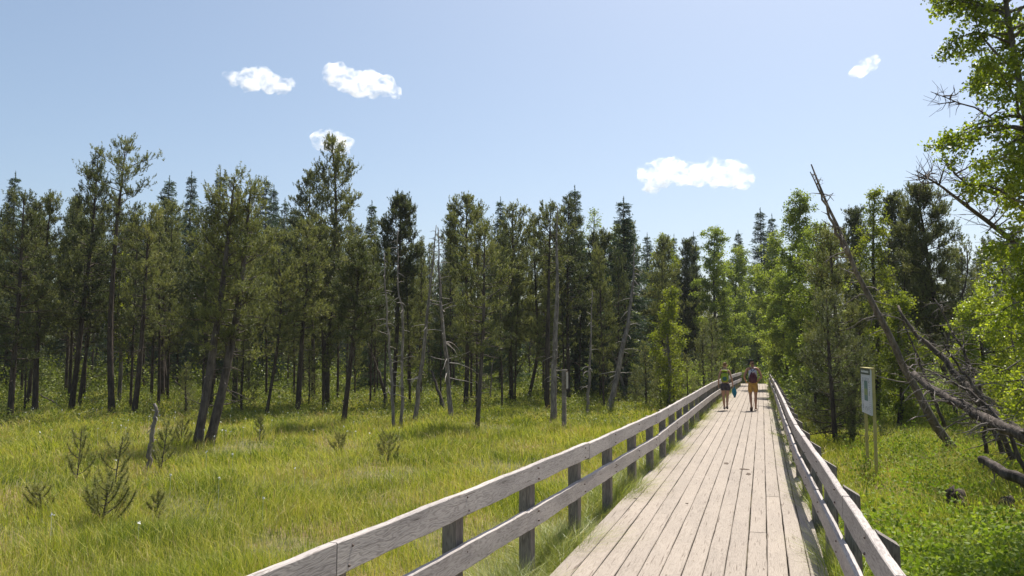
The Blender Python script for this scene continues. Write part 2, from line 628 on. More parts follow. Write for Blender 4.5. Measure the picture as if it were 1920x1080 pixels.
def railing(side):
    rnd = random.Random(11 if side < 0 else 23)
    fx = LX if side < 0 else RX
    t = thing('wooden_railing', 'grey plank railing on the meadow side of the walk, beside the woman' if side < 0 else 'grey plank railing on the right of the walk, beside the info board', 'railing')
    # posts stand outside the rails
    ys = [5.85 + 1.67 * k for k in range(-3, 31)] if side < 0 else [5.3 + 1.72 * k for k in range(-2, 30)]
    post0 = None
    for k, y in enumerate(ys):
        if post0 is None:
            mb = MB()
            H = 1.25
            w, d = 0.066, 0.058
            zb, zt = -0.62, 0.0
            n = 6
            # local X is vertical for the grain
            xs = np.linspace(-H, 0, n)
            V = []
            for i, x in enumerate(xs):
                for (a, b) in ((-1, -1), (1, -1), (1, 1), (-1, 1)):
                    top = (0.035 * b if i == n - 1 else 0)
                    V.append([x - 0.02 + (-top if side > 0 else 0), a * w, b * d])
            f = [[i * 4 + a, i * 4 + (a + 1) % 4, (i + 1) * 4 + (a + 1) % 4, (i + 1) * 4 + a] for i in range(n - 1) for a in range(4)]
            mb.add(np.array(V), [np.array(f), np.array([[3, 2, 1, 0], [(n - 1) * 4 + a for a in range(4)]])])
            o = mb.obj('post', M['post'], t)
            post0 = o
        else:
            o = post0.copy()
            COL.objects.link(o)
            o.parent = t
        off = 0.095
        top = 0.915 if side < 0 else 0.925
        o.location = (fx(y) + side * off, y, deck_z(y) + top + rnd.uniform(-0.012, 0.012))
        # local X -> world Z ; local Y -> along the walk's cross direction
        zrot = math.atan2(fx(y + 0.5) - fx(y - 0.5), 1.0)
        Rm = Matrix(((0, 0, 1), (0, 1, 0), (1, 0, 0)))   # x->z, z->x
        Rm = Matrix(((0, 0, -side), (0, 1, 0), (1, 0, 0))) if side < 0 else Matrix(((0, 0, 1), (0, 1, 0), (1, 0, 0)))
        if Rm.determinant() < 0:
            Rm = Matrix(((0, 1, 0), (0, 0, 1), (1, 0, 0))) if False else Matrix(((0, 0, 1), (0, -1, 0), (1, 0, 0)))
        e = (Matrix.Rotation(-zrot + rnd.uniform(-.03, .03), 3, 'Z') @ Rm).to_euler()
        o.rotation_euler = e
    bolt0 = None
    for k, y in enumerate([q for q in ys if 3 < q < 22]):
        for zc in (.905, .80, .50, .41):
            if bolt0 is None:
                mb = MB()
                tube(mb, [(-.010, 0, 0), (.003, 0, 0), (.008, 0, 0)], [.009, .009, .005], 8)
                bolt0 = o = mb.obj('bolt', M['bolt'], t)
            else:
                o = bolt0.copy()
                COL.objects.link(o)
                o.parent = t
            o.location = (fx(y) - side * (.0275 + .003), y + rnd.uniform(-.03, .03), deck_z(y) + zc)
            o.rotation_euler = (0, 0, 0 if side < 0 else math.pi)
    # boards
    if side < 0:
        upper = [-0.8, 4.04, 9.4, 14.6, 19.6, 24.6, 29.6, 34.6, 39.6, 44.6, 49.6, 56.4]
        lower = [-0.8, 2.4, 7.2, 14.55, 19.5, 24.5, 29.5, 34.5, 39.5, 44.5, 49.5, 56.4]
    else:
        upper = [-0.8, 2.6, 4.26, 5.3, 6.5, 7.4, 9.26, 11.0, 12.7, 14.4, 17.8, 21.2, 24.6, 28.1, 31.5, 35, 38.4, 41.8, 45.2, 48.7, 52.1, 56.9]
        lower = [-0.8, 1.8, 5.6, 9.3, 12.7, 17.8, 22.9, 28.1, 33.3, 38.4, 43.6, 48.7, 56.9]
    for nm, cuts, zc in (('upper_rail', upper, 0.853), ('lower_rail', lower, 0.455)):
        for a, b in zip(cuts[:-1], cuts[1:]):
            e = rnd.uniform(-0.008, 0.008)
            # follow the curve with pieces no longer than a board
            q0 = (fx(a + 0.004), a + 0.004, deck_z(a) + zc + e)
            q1 = (fx(b - 0.004), b - 0.004, deck_z(b) + zc + e + rnd.uniform(-.006, .006))
            board(nm, q0, q1, 0.18, 0.055, t, M['rail'], rnd)
    return t


railing(-1)
railing(1)
if True:
    # stub of a cross beam sticking out past the right railing
    rnd = random.Random(2)
    t = thing('beam_end', 'pale weathered beam end sticking out under the right railing', 'beam')
    p = G(1640, 1034, -0.22)
    q = G(1674, 1031, -0.22)
    board('beam', p, q, 0.09, 0.12, t, M['rail'], rnd)


# ------------------------------------------------------------------ plants: numpy generators
def needles(mb, P, D, n, length, width, spread, rg, shoot=0.12, tint=None):
    P, D = np.asarray(P), unit(D)
    m = len(P)
    if m == 0:
        return
    P = np.repeat(P, n, 0)
    D = np.repeat(D, n, 0)
    if tint is None:
        tint = rg.normal(0.5, 0.17, m)
    t = np.repeat(tint, n) + rg.normal(0, 0.07, m * n)
    u = rg.random((m * n, 1))
    rv = unit(rg.normal(size=(m * n, 3)))
    d = unit(D * rg.uniform(0.35, 1.0, (m * n, 1)) + spread * rv)
    side = unit(np.cross(d, unit(rg.normal(size=(m * n, 3))))) * (width / 2)
    b = P + D * u * shoot
    L = length * rg.uniform(0.7, 1.2, (m * n, 1))
    V = np.stack([b - side, b + side, b + d * L], 1).reshape(-1, 3)
    Fc = np.arange(len(V)).reshape(-1, 3)
    mb.add(V, Fc, np.repeat(np.clip(t, 0, 1), 3))


def leaves(mb, P, size, rg, tint=None, flat=0.0, aspect=0.72):
    P = np.asarray(P)
    m = len(P)
    if m == 0:
        return
    a = unit(rg.normal(size=(m, 3)) + np.array([0, 0, -0.35]))
    nrm = unit(rg.normal(size=(m, 3)) + np.array([0, 0, flat]))
    b = unit(np.cross(nrm, a))
    s = size * rg.uniform(0.5, 1.35, (m, 1))
    if tint is None:
        tint = np.clip(rg.normal(0.5, 0.22, m), 0, 1)
    c = unit(np.cross(a, b))
    V = np.stack([P, P + a * s * .45 + b * s * aspect * .5, P + a * s + c * s * 0.08, P + a * s * .45 - b * s * aspect * .5], 1).reshape(-1, 3)
    mb.add(V, np.arange(len(V)).reshape(-1, 4), np.repeat(tint, 4))


def spine_fn(P):
    P = np.asarray(P, float)
    d = np.concatenate([[0], np.cumsum(np.linalg.norm(np.diff(P, axis=0), axis=1))])
    d /= d[-1]

    def at(t):
        return np.array([np.interp(t, d, P[:, k]) for k in range(3)])
    return at


def pine(seed, spine, r0=0.1, crown0=0.4, rad=1.3, dens=1.0, nn=12, nlen=0.085, nw=0.014, stubs=10, style='round', gap=0.0, bend=0.5, light=0.0, side_bias=None):
    """returns (wood MB, needles MB); needles sit in upswept brushes at the ends of twigs"""
    rg = np.random.default_rng(seed)
    S = resample(spine, 14)
    at = spine_fn(S)
    H = float(np.sum(np.linalg.norm(np.diff(S, axis=0), axis=1)))
    wood, nd = MB(), MB()
    rr = r0 * (1 - np.linspace(0, 1, 14)) ** 0.75 + 0.012
    rr[0] *= 1.22
    tube(wood, S, rr, 9, wob=0.06, rng=rg)
    nb = int(H * (1 - crown0) * 10 * dens)
    TP, TD, TT = [], [], []
    lobes = rg.uniform(0, 6.28, 3)
    for i in range(nb):
        u = (i + rg.random()) / nb
        if gap and rg.random() < gap:
            continue
        t = crown0 + (1 - crown0) * u ** 0.92
        az = i * 2.399 + rg.normal(0, 0.5)
        if style == 'round':
            sh = math.sqrt(max(0.02, 1 - u ** 2.2)) * min(1, 0.55 + u * 1.6)
        elif style == 'cone':
            sh = (1 - u) ** 0.75 * min(1, 0.6 + 3 * u) + 0.07
        else:  # flat-topped
            sh = min(1, 0.35 + u * 1.2) * (1 if u < 0.85 else (1 - u) / 0.2 + 0.25)
        sh *= 0.78 + 0.3 * math.sin(az + lobes[0]) * math.sin(u * 9 + lobes[1])
        L = rad * sh * rg.uniform(0.6, 1.2) + 0.1
        if side_bias is not None:
            L *= 1 + side_bias[1] * math.cos(az - side_bias[0])
        el = -0.15 + 0.95 * u + rg.normal(0, 0.15)
        L = max(.07, min(L, ((1 - t) * H + .10) / max(.3, math.sin(min(1.4, el + .35)))))   # nothing overtops the leader
        d = np.array([math.cos(az) * math.cos(el), math.sin(az) * math.cos(el), math.sin(el)])
        p0 = at(t)
        k = 5
        q = [p0]
        dd = d.copy()
        for j in range(k):
            dd = unit(dd + np.array([0, 0, bend * 0.28 * (j / k)]) + rg.normal(0, 0.12, 3))
            q.append(q[-1] + dd * L / k)
        q = np.array(q)
        tube(wood, q, np.linspace(0.018 + 0.008 * L, 0.004, k + 1) * min(1, r0 / 0.08) * (1 - .55 * u), 4, cap=False)
        nt_ = max(3, int(L * 13 * dens))
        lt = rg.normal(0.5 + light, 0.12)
        for j in range(nt_):
            s = 1 - rg.random() ** 1.3 * (0.68 if L > 0.5 else 0.95)
            fi = s * k
            a = int(min(k - 1, fi))
            p = q[a] + (q[a + 1] - q[a]) * (fi - a)
            bd = unit(q[a + 1] - q[a])
            td = unit(bd * 0.6 + rg.normal(0, 0.6, 3) + np.array([0, 0, 0.45]))
            tl = rg.uniform(0.08, 0.34) * min(1.3, 0.5 + L * 0.5)
            e = p + td * tl
            if rg.random() < 0.6:
                tube(wood, np.array([p, e]), [0.008, 0.004], 3, cap=False)
            for w_ in range(2 if tl < 0.2 else 3):
                ww = (w_ + 1) / (2 if tl < 0.2 else 3)
                TP.append(p + td * tl * ww + rg.normal(0, 0.03, 3))
                TD.append(unit(td * 0.6 + np.array([0, 0, 0.7]) + rg.normal(0, 0.25, 3)))
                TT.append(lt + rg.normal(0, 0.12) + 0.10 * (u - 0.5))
    if TP:
        needles(nd, np.array(TP), np.array(TD), nn, nlen * .66, nw, 0.85, rg, 0.16, np.array(TT))
    # dead lower branches
    for i in range(stubs):
        t = rg.uniform(0.16, max(0.2, crown0 + 0.12))
        az = rg.uniform(0, 6.28)
        L = rg.uniform(0.2, 0.9)
        d = np.array([math.cos(az), math.sin(az), rg.uniform(-0.2, 0.35)])
        q = [at(t)]
        for j in range(4):
            d = unit(d + rg.normal(0, 0.2, 3) + np.array([0, 0, -0.08]))
            q.append(q[-1] + d * L / 4)
        tube(wood, q, np.linspace(0.014, 0.004, 5), 4, cap=False)
    return wood, nd


def spruce(seed, H=12.0, rad=1.9, crown0=0.12, nn=10, nw=0.035, r0=0.13, sparse=1.0):
    rg = np.random.default_rng(seed)
    wood, nd = MB(), MB()
    S = np.array([[0, 0, 0], [0.03, 0.02, H * .5], [0, 0, H]])
    tube(wood, resample(S, 8), np.linspace(r0, 0.012, 8), 7)
    TP, TD, TT = [], [], []
    z = H * crown0
    while z < H * 0.985:
        u = (z - H * crown0) / (H * (1 - crown0))
        L0 = rad * (1 - u) ** 0.8 + 0.03
        n = 7
        for b in range(n):
            if rg.random() > sparse:
                continue
            az = rg.uniform(0, 6.28)
            L = L0 * rg.uniform(0.65, 1.15)
            d = np.array([math.cos(az), math.sin(az), 0.15 + 0.6 * u])
            q = [np.array([0, 0, min(H * .97, z + rg.uniform(-.16, .16))])]
            k = 5
            for j in range(k):
                d = unit(d + np.array([0, 0, -0.16 if j < 3 else 0.22]))
                q.append(q[-1] + d * L / k)
            q = np.array(q)
            tube(wood, q, np.linspace(0.022, 0.004, k + 1), 3, cap=False)
            m = max(3, int(L * 11))
            lat = unit(np.cross(d, [0, 0, 1]))
            lt = rg.normal(0.45, 0.15)
            for j in range(m):
                s = (j + rg.random()) / m
                fi = s * k
                a = int(min(k - 1, fi))
                p = q[a] + (q[a + 1] - q[a]) * (fi - a)
                w = 0.30 * L * (1 - s) + 0.06
                sgn = rg.choice([-1, 1])
                td = unit(q[a + 1] - q[a]) * 0.6 + lat * sgn * 0.8 + np.array([0, 0, -0.25])
                for c in (0.35, 1.0):
                    TP.append(p + unit(td) * w * c * rg.uniform(0.6, 1) + rg.normal(0, 0.05, 3))
                    TD.append(td + np.array([0, 0, -0.15]))
                    TT.append(lt + rg.normal(0, 0.1))
        z += rg.uniform(0.16, 0.34) * (0.75 + 0.5 * (1 - u))
    for k in range(12):                       # upright leader
        TP.append([0, 0, H * (.955 + .045 * k / 12)])
        TD.append([0, 0, 1.0])
        TT.append(.5)
    needles(nd, np.array(TP), np.array(TD), nn, 0.10, nw * .8, 0.6, rg, 0.2, np.array(TT))
    return wood, nd


def broadleaf(seed, spine, r0=0.08, crown0=0.25, rad=1.6, nleaf=7000, lsize=0.09, style='birch', dens=1.0, twig_r=0.004, lean_up=0.7, bare=0):
    rg = np.random.default_rng(seed)
    S = resample(spine, 14)
    at = spine_fn(S)
    H = float(np.sum(np.linalg.norm(np.diff(S, axis=0), axis=1)))
    wood, lf = MB(), MB()
    tube(wood, S, r0 * (1 - np.linspace(0, 1, 14)) ** 0.8 + 0.008, 9, wob=0.05, rng=rg)
    nb = int(H * (1 - crown0) * 6 * dens)
    LP, LT = [], []
    ends = []
    for i in range(nb):
        u = (i + rg.random()) / nb
        t = crown0 + (1 - crown0) * u
        az = i * 2.399 + rg.normal(0, 0.5)
        sh = (math.sin(min(1, u * 1.25 + 0.12) * math.pi * 0.5) if u < 0.6 else 1) * (1 - u) ** 0.55 + 0.12
        L = rad * sh * rg.uniform(0.55, 1.2)
        el = lean_up * (0.4 + 0.7 * u) + rg.normal(0, 0.15)
        d = np.array([math.cos(az) * math.cos(el), math.sin(az) * math.cos(el), math.sin(el)])
        k = 6
        q = [at(t)]
        for j in range(k):
            d = unit(d + rg.normal(0, 0.16, 3) + np.array([0, 0, -0.10 if style == 'birch' else 0.02]))
            q.append(q[-1] + d * L / k)
        q = np.array(q)
        tube(wood, q, np.linspace(0.012 + 0.01 * L, twig_r * 0.8, k + 1), 4, cap=False)
        lt = rg.normal(0.5, 0.1)
        for j in range(max(3, int(L * 7))):
            s = rg.uniform(0.2, 1.0)
            fi = s * k
            a = int(min(k - 1, fi))
            p = q[a] + (q[a + 1] - q[a]) * (fi - a)
            td = unit(unit(q[a + 1] - q[a]) * 0.5 + rg.normal(0, 0.6, 3) + np.array([0, 0, -0.12 if style == 'birch' else 0.1]))
            tl = rg.uniform(0.15, 0.5) * (1.1 - 0.5 * s) * min(1.4, 0.6 + L * 0.4)
            mid = p + td * tl * 0.5 + rg.normal(0, 0.03, 3)
            e = p + td * tl + np.array([0, 0, -0.06])
            tube(wood, np.array([p, mid, e]), [twig_r, twig_r * 0.8, twig_r * 0.5], 3, cap=False)
            ends.append((p, mid, e, lt))
    per = max(1, int(nleaf / max(1, len(ends))))
    for (p, mid, e, lt) in ends:
        s = rg.random((per, 1))
        Q = np.where(s < 0.35, p + (mid - p) * s / 0.35, mid + (e - mid) * (s - 0.35) / 0.65)
        LP.append(Q + rg.normal(0, 0.042 if lsize < .058 else 0.05 + 0.45 * lsize, (per, 3)))
        LT.append(lt + rg.normal(0, 0.16, per))
    leaves(lf, np.concatenate(LP), lsize, rg, np.clip(np.concatenate(LT), 0, 1))
    return wood, lf


def dead_tree(seed, spine, r0=0.07, n=26, lmax=0.8, start=0.25, sides=8, droop=-0.12, tip=0.012, twigs=0, tw_len=0.25, up=0.1):
    rg = np.random.default_rng(seed)
    S = resample(spine, 16)
    S[1:-1] += rg.normal(0, 0.015, (14, 3))
    at = spine_fn(S)
    w = MB()
    rr = (r0 - tip) * (1 - np.linspace(0, 1, 16)) ** 0.85 + tip
    rr[0] *= 1.25
    tube(w, S, rr, sides, wob=0.08, rng=rg)
    for i in range(n):
        t = rg.uniform(start, 0.98)
        az = rg.uniform(0, 6.28)
        L = lmax * rg.uniform(0.2, 1.0) * (1.1 - 0.6 * t)
        d = np.array([math.cos(az), math.sin(az), up + rg.normal(0, 0.25)])
        q = [at(t)]
        for j in range(5):
            d = unit(d + rg.normal(0, 0.18, 3) + np.array([0, 0, droop]))
            q.append(q[-1] + d * L / 5)
        q = np.array(q)
        b0 = 0.010 + 0.012 * L
        tube(w, q, np.linspace(b0, 0.004, 6), 5, cap=False, tint=rg.uniform(.6, 1.0))
        for k in range(twigs):
            a = rg.integers(1, 5)
            td = unit(unit(q[a + 1] - q[a]) * 0.8 + rg.normal(0, 0.6, 3))
            e = q[a] + td * tw_len * rg.uniform(0.4, 1.2)
            tube(w, np.array([q[a], (q[a] + e) / 2 + rg.normal(0, 0.015, 3), e]), [0.005, 0.004, 0.002], 3, cap=False, tint=0.8)
            if rg.random() < 0.5:
                e2 = e + unit(td + rg.normal(0, 0.6, 3)) * tw_len * 0.5
                tube(w, np.array([(q[a] + e) / 2, e2]), [0.003, 0.002], 3, cap=False, tint=0.8)
    return w


def px_spine(pts, dep=None):
    """spine from photo-measured points, first point on the ground; returns base, local points"""
    b = G(pts[0][0], pts[0][1])
    d0 = depth_of(b) if dep is None else dep
    if dep is not None:
        b = W(pts[0][0], pts[0][1], dep)
    out = [np.zeros(3)]
    for k, p in enumerate(pts[1:]):
        dd = d0 + (p[2] if len(p) > 2 else 0)
        out.append(W(p[0], p[1], dd) - b)
    if dep is None:
        b = b.copy()
        out[0] = np.array([0, 0, -0.1])
    return b, np.array(out)


def place_tree(name, cat, label, b, wood, crown, wmat, cmat, group=None, crown_name='crown'):
    t = thing(name, label, cat, tuple(b), 0, group)
    wood.obj('trunk', wmat, t, smooth=True)
    if crown is not None:
        crown.obj(crown_name, cmat, t)
    return t


# ---- front-row pines with measured trunks
FP = 'pines along the edge of the wet meadow'
pines = [
    # pts, r0, crown0, rad, label, opts
    ([(18, 790), (28, 643), (35, 574), (45, 372)], .11, .30, 1.7, 'dark pine at the far left edge of the forest', dict(mat='pine_dark')),
    ([(65, 782), (69, 643), (76, 560), (96, 375)], .12, .36, 1.5, 'straight dark pine second from the left edge, beside a bent stick', dict(mat='pine')),
    ([(50, 766), (58, 690), (80, 560), (64, 400)], .07, .4, 1.2, 'thin dark pine squeezed between the two leftmost pines', dict()),
    ([(132, 776), (143, 699), (154, 596), (175, 420), (184, 290)], .12, .42, 1.45, 'tall very dark pine with a full pointed top left of the airy pine', dict(mat='pine_dark', style='cone', dens=1.15)),
    ([(147, 768), (158, 685), (172, 588), (150, 440)], .08, .45, 1.2, 'slim leaning pine stem just right of the tall dark pine', dict()),
    ([(210, 781), (205, 643), (208, 560), (219, 420), (236, 272)], .13, .62, 1.45, 'tall airy pine with an open flat top standing above its neighbours', dict(mat='pine', dens=.8, stubs=24, style='flat')),
    ([(250, 784), (261, 699), (271, 560), (277, 440), (285, 395)], .11, .5, 1.2, 'pine with dead side twigs next to the bright birch sprays', dict(stubs=26)),
    ([(305, 753), (303, 643), (308, 560), (313, 470), (311, 385)], .13, .42, 1.5, 'straight dark pine with a twin stem at its foot', dict(stubs=22)),
    ([(316, 750), (306, 660), (296, 560), (290, 470)], .07, .5, 1.0, 'thin crooked pine stem touching the straight dark pine', dict(dens=.6)),
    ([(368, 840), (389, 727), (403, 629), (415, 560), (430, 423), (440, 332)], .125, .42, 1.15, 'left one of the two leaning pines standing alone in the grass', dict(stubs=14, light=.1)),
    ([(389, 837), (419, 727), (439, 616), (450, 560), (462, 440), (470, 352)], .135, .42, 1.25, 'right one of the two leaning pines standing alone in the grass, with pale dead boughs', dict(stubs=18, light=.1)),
    ([(395, 772), (388, 660), (383, 560), (385, 400)], .11, .45, 1.3, 'dark pine behind the crossing leaning pair', dict(mat='pine_dark')),
    ([(440, 772), (442, 643), (455, 480), (448, 390)], .13, .40, 1.5, 'thick black-stemmed pine right behind the leaning pair', dict()),
    ([(497, 786), (514, 693), (529, 588), (520, 440)], .06, .42, 1.2, 'slender pine leaning right, with a thin grey stem', dict()),
    ([(558, 780), (564, 671), (571, 573), (577, 483), (575, 425)], .115, .45, 1.5, 'pine with straight speckled trunk and broad olive crown', dict(light=.08, dens=1.1)),
    ([(612, 769), (615, 643), (628, 480), (632, 373), (622, 262)], .13, .40, 2.25, 'tallest pine of the forest edge with a ragged spire before a cloud', dict(style='cone', dens=1.1, stubs=6)),
    ([(587, 753), (588, 640), (575, 480), (583, 330)], .11, .52, 1.75, 'pine leaning into the left side of the tallest pine', dict(mat='pine_dark', dens=1.0)),
    ([(643, 799), (655, 699), (670, 560), (672, 500), (674, 462)], .095, .55, 1.05, 'compact round-topped dark pine out in front of the forest edge', dict(mat='pine_dark', dens=1.7, nn=13, stubs=10)),
    ([(735, 768), (744, 640), (750, 480), (750, 372)], .11, .55, 1.1, 'pine with a dense dark egg-shaped top above the dead stems', dict(mat='pine_dark', dens=1.7)),
    ([(873, 765), (878, 620), (873, 500), (876, 376)], .12, .66, 1.5, 'pine with a wide bushy head left of the grey-barked front pine', dict(mat='pine', dens=1.3)),
    ([(894, 806), (905, 643), (908, 560), (907, 500), (910, 425)], .075, .42, 1.15, 'slim pine standing forward with a bare lower stem, midway to the marker post', dict(stubs=22, light=.0)),
    ([(960, 760), (955, 600), (962, 480), (960, 392)], .11, .4, 1.5, 'olive pine in the middle of the edge with a small peaked top', dict()),
    ([(989, 755), (1000, 700), (1011, 677), (1005, 560), (1000, 430)], .09, .4, 1.3, 'pine whose lower stem kinks to the right beside the tall grey snag', dict()),
    ([(1026, 773), (1028, 600), (1030, 480), (1032, 392)], .10, .74, 1.1, 'pine with an upswept candelabra top left of the tall grey snag', dict(dens=1.2)),
    ([(1066, 760), (1064, 600), (1064, 480), (1066, 376)], .10, .5, 1.2, 'pine with a narrow dark top right of the tall grey snag', dict(mat='pine_dark')),
    ([(1094, 740), (1072, 671), (1068, 600), (1080, 450)], .09, .35, 1.5, 'pine whose dark foot leans left behind the marker post', dict()),
    ([(1128, 745), (1130, 620), (1128, 500), (1126, 440)], .13, .42, 1.5, 'black-stemmed pine between the marker post and the forked snag', dict(mat='pine_dark', dens=1.3)),
    ([(1160, 745), (1172, 600), (1175, 480), (1178, 420)], .11, .3, 1.7, 'bushy pine directly behind the forked leaning snag', dict()),
    ([(1240, 742), (1245, 600), (1247, 500), (1243, 450)], .10, .35, 1.4, 'pine behind the bright young birch', dict()),
    ([(1285, 728), (1284, 600), (1287, 500), (1290, 455)], .13, .35, 1.5, 'black-stemmed pine left of the walking woman', dict(mat='pine_dark', dens=1.3)),
    ([(1303, 728), (1304, 600), (1300, 520)], .09, .35, 1.4, 'thin pine closest to the railing left of the woman', dict()),
    ([(1580, 800), (1572, 640), (1560, 520), (1556, 440)], .10, .12, 1.5, 'bushy pine beside the right railing behind the leaning snag', dict(dens=1.2)),
    ([(1720, 760), (1663, 697), (1633, 660), (1610, 620), (1593, 567), (1587, 527), (1605, 400)], .11, .50, 1.5, 'pine with a sweeping bent trunk behind the leaning snag', dict(mat='pine_dark', dens=1.2)),
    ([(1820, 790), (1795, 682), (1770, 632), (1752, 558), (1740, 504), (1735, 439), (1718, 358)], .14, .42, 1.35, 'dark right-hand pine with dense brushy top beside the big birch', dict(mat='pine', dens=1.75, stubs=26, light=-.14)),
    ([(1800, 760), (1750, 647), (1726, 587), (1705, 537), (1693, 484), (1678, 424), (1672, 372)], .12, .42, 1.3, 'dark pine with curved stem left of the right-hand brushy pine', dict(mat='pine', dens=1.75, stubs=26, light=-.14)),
    ([(1795, 800), (1773, 600), (1809, 558), (1818, 498), (1812, 460)], .06, .6, 0.8, 'thin S-shaped pine bough rising before the big birch', dict(dens=.7)),
]
for i, (pts, r0, c0, rad, lab, o) in enumerate(pines):
    b, S = px_spine(pts)
    d = depth_of(b)
    o = dict(o)
    mat = o.pop('mat', 'pine')
    sc = max(0.75, min(1.4, d / 30))
    w, n = pine(100 + i, S, r0 * 0.84, max(.05, c0 - .06), rad * 0.97, nw=0.021 * sc + 0.003, nlen=0.105 * (0.8 + .2 * sc), **{**dict(nn=15, stubs=14), **o, 'dens': o.get('dens', 1.0) * 1.25})
    place_tree('pine_tree', 'pine tree', lab, b, w, n, M['bark_grey'] if i in (9, 10, 20) else M['bark'], M[mat], FP)

# ---- skyline spruces (further back)
sp_protos = [spruce(300 + k, 12.0, r, c) for k, (r, c) in enumerate(((2.3, .06), (2.7, .08), (2.0, .05)))]
sp_protos = [(w.mesh('trunk', M['bark'], True), n.mesh('crown', M['spruce'])) for w, n in sp_protos]


def inst(name, cat, label, meshes, base, H, H0, rz, wide=1.0, group=None):
    t = thing(name, label, cat, tuple(base), rz, group)
    s = H / H0
    t.scale = (s * wide, s * wide, s)
    link('trunk', meshes[0], t)
    link('crown', meshes[1], t)
    return t


def base_at(px, depth):
    p = W(px, 700, depth)
    p[2] = GZ
    return p


def top_h(py, depth):
    return (662 - py) / F * depth + CAM_H - GZ


spr = [
    (10, 322, 48, 1.0, 'spruce spire cut by the left edge of the picture'),
    (305, 330, 52, 1.15, 'broad spruce spire just right of the airy pine top'),
    (347, 320, 56, .9, 'lone spruce spire showing against the sky left of the leaning pair'),
    (402, 320, 54, .9, 'spruce tip peeping out behind the left leaning pine'),
    (490, 330, 55, .9, 'thin spruce tip right of the right leaning pine'),
    (505, 346, 58, .9, 'second small spruce tip right of the leaning pair'),
    (527, 372, 60, .9, 'low spruce tip left of the tallest pine'),
    (545, 388, 62, .9, 'lowest spruce tip left of the tallest pine'),
    (693, 376, 46, 1.0, 'thin see-through spruce right of the tallest pine'),
    (843, 380, 50, .9, 'spruce tip behind the two white dead stems'),
    (938, 370, 48, .9, 'small dark spruce tip in the middle of the skyline'),
    (1080, 347, 42, 1.0, 'spruce with tiered boughs right of the tall grey snag'),
    (1173, 370, 38, 1.25, 'broad tiered spruce rising over the forked leaning snag'),
    (1217, 438, 60, .9, 'spruce tip right of the broad tiered spruce'),
    (1268, 440, 66, .9, 'left one of two small spruce tips between the light broadleaf trees'),
    (1305, 436, 66, .9, 'right one of two small spruce tips between the light broadleaf trees'),
    (1390, 432, 80, .9, 'small far spruce over the end of the boardwalk'),
    (1433, 390, 72, 1.25, 'large dark spruce left of the tall green birch by the walk'),
    (1455, 402, 76, 1.0, 'dark spruce half hidden behind the large one over the walk'),
    (1620, 395, 50, 1.0, 'dark spruce behind the top of the leaning snag'),
]
for i, (px, py, d, wd, lab) in enumerate(spr):
    inst('spruce_tree', 'spruce tree', lab, sp_protos[i % 3], base_at(px, d), top_h(py, d), 12.0, i * 1.7, wd * (0.8 if d > 45 else 0.9), 'spruces showing above the forest')

# ---- light broadleaf trees along the walk
bl = [
    # base px, depth, top (px,py), rad, n, size, mat, label
    (1245, 46, (1245, 440), 1.5, 15200, 0.086, 'leaf_bright', 'yellow-green birch top left of the young spruces on the skyline'),
    (1250, 31, (1257, 545), .95, 9880, 0.066, 'leaf_bright', 'small bright yellow-green birch at the forest edge left of the woman'),
    (1180, 48, (1160, 425), 1.5, 11400, 0.086, 'leaf_far', 'pale green tree top just left of the broad tiered spruce'),
    (1112, 44, (1115, 395), 1.2, 4940, 0.078, 'leaf_far', 'thin see-through tree top right of the tiered spruce'),
    (1340, 50, (1340, 430), 2.3, 28500, 0.094, 'leaf_far', 'tall pale green birch left of the walking couple'),
    (1372, 56, (1385, 465), 2.2, 22800, 0.101, 'leaf_far', 'round green tree over the woman at the end of the walk'),
    (1420, 66, (1420, 500), 2.6, 22800, 0.117, 'leaf_far', 'green tree closing the far end of the walk'),
    (1450, 48, (1455, 440), 2.0, 20900, 0.094, 'leaf_far', 'grey-green tree right of the man at the far end'),
    (1500, 33, (1500, 368), 1.6, 38000, 0.074, 'leaf_far', 'tall slender birch with airy top right of the man'),
    (1475, 38, (1465, 520), 1.4, 26600, 0.078, 'leaf_far', 'leafy young tree leaning over the right railing'),
    (1530, 29, (1535, 430), 1.5, 17100, 0.070, 'leaf_far', 'green birch just left of the leaning snag'),
    (1640, 27, (1640, 358), 1.0, 11400, 0.066, 'leaf_bright', 'pale birch top behind the right-hand pines'),
    (1680, 24, (1690, 560), 1.1, 14000, 0.062, 'leaf_bright', 'bright leafy tree glowing behind the right-hand dark pines'),
    (1850, 22, (1840, 560), 1.6, 26600, 0.062, 'leaf', 'green tree behind the lower boughs of the big birch'),
    (225, 34, (228, 480), .9, 2470, 0.078, 'leaf_bright', 'bright sprays of a small birch among dark pines on the left'),
]
for i, (px, d, (tx, ty), rad, n, ls, mt, lab) in enumerate(bl):
    b = base_at(px, d)
    top = W(tx, ty, d) - b
    S = np.array([[0, 0, -0.1], top * 0.3 + np.array([.1, 0, 0]), top * 0.65 - np.array([.1, .05, 0]), top])
    w, l = broadleaf(500 + i, S, 0.05 + 0.006 * top[2], 0.12 if i != 14 else .35, rad, n, ls, 'birch', dens=1.9 if d < 40 else 1.6, twig_r=0.005)
    place_tree('birch_tree', 'birch tree', lab, b, w, l, M['birch_bark'] if i in (1, 14) else M['bark'], M[mt], 'light green broadleaf trees')

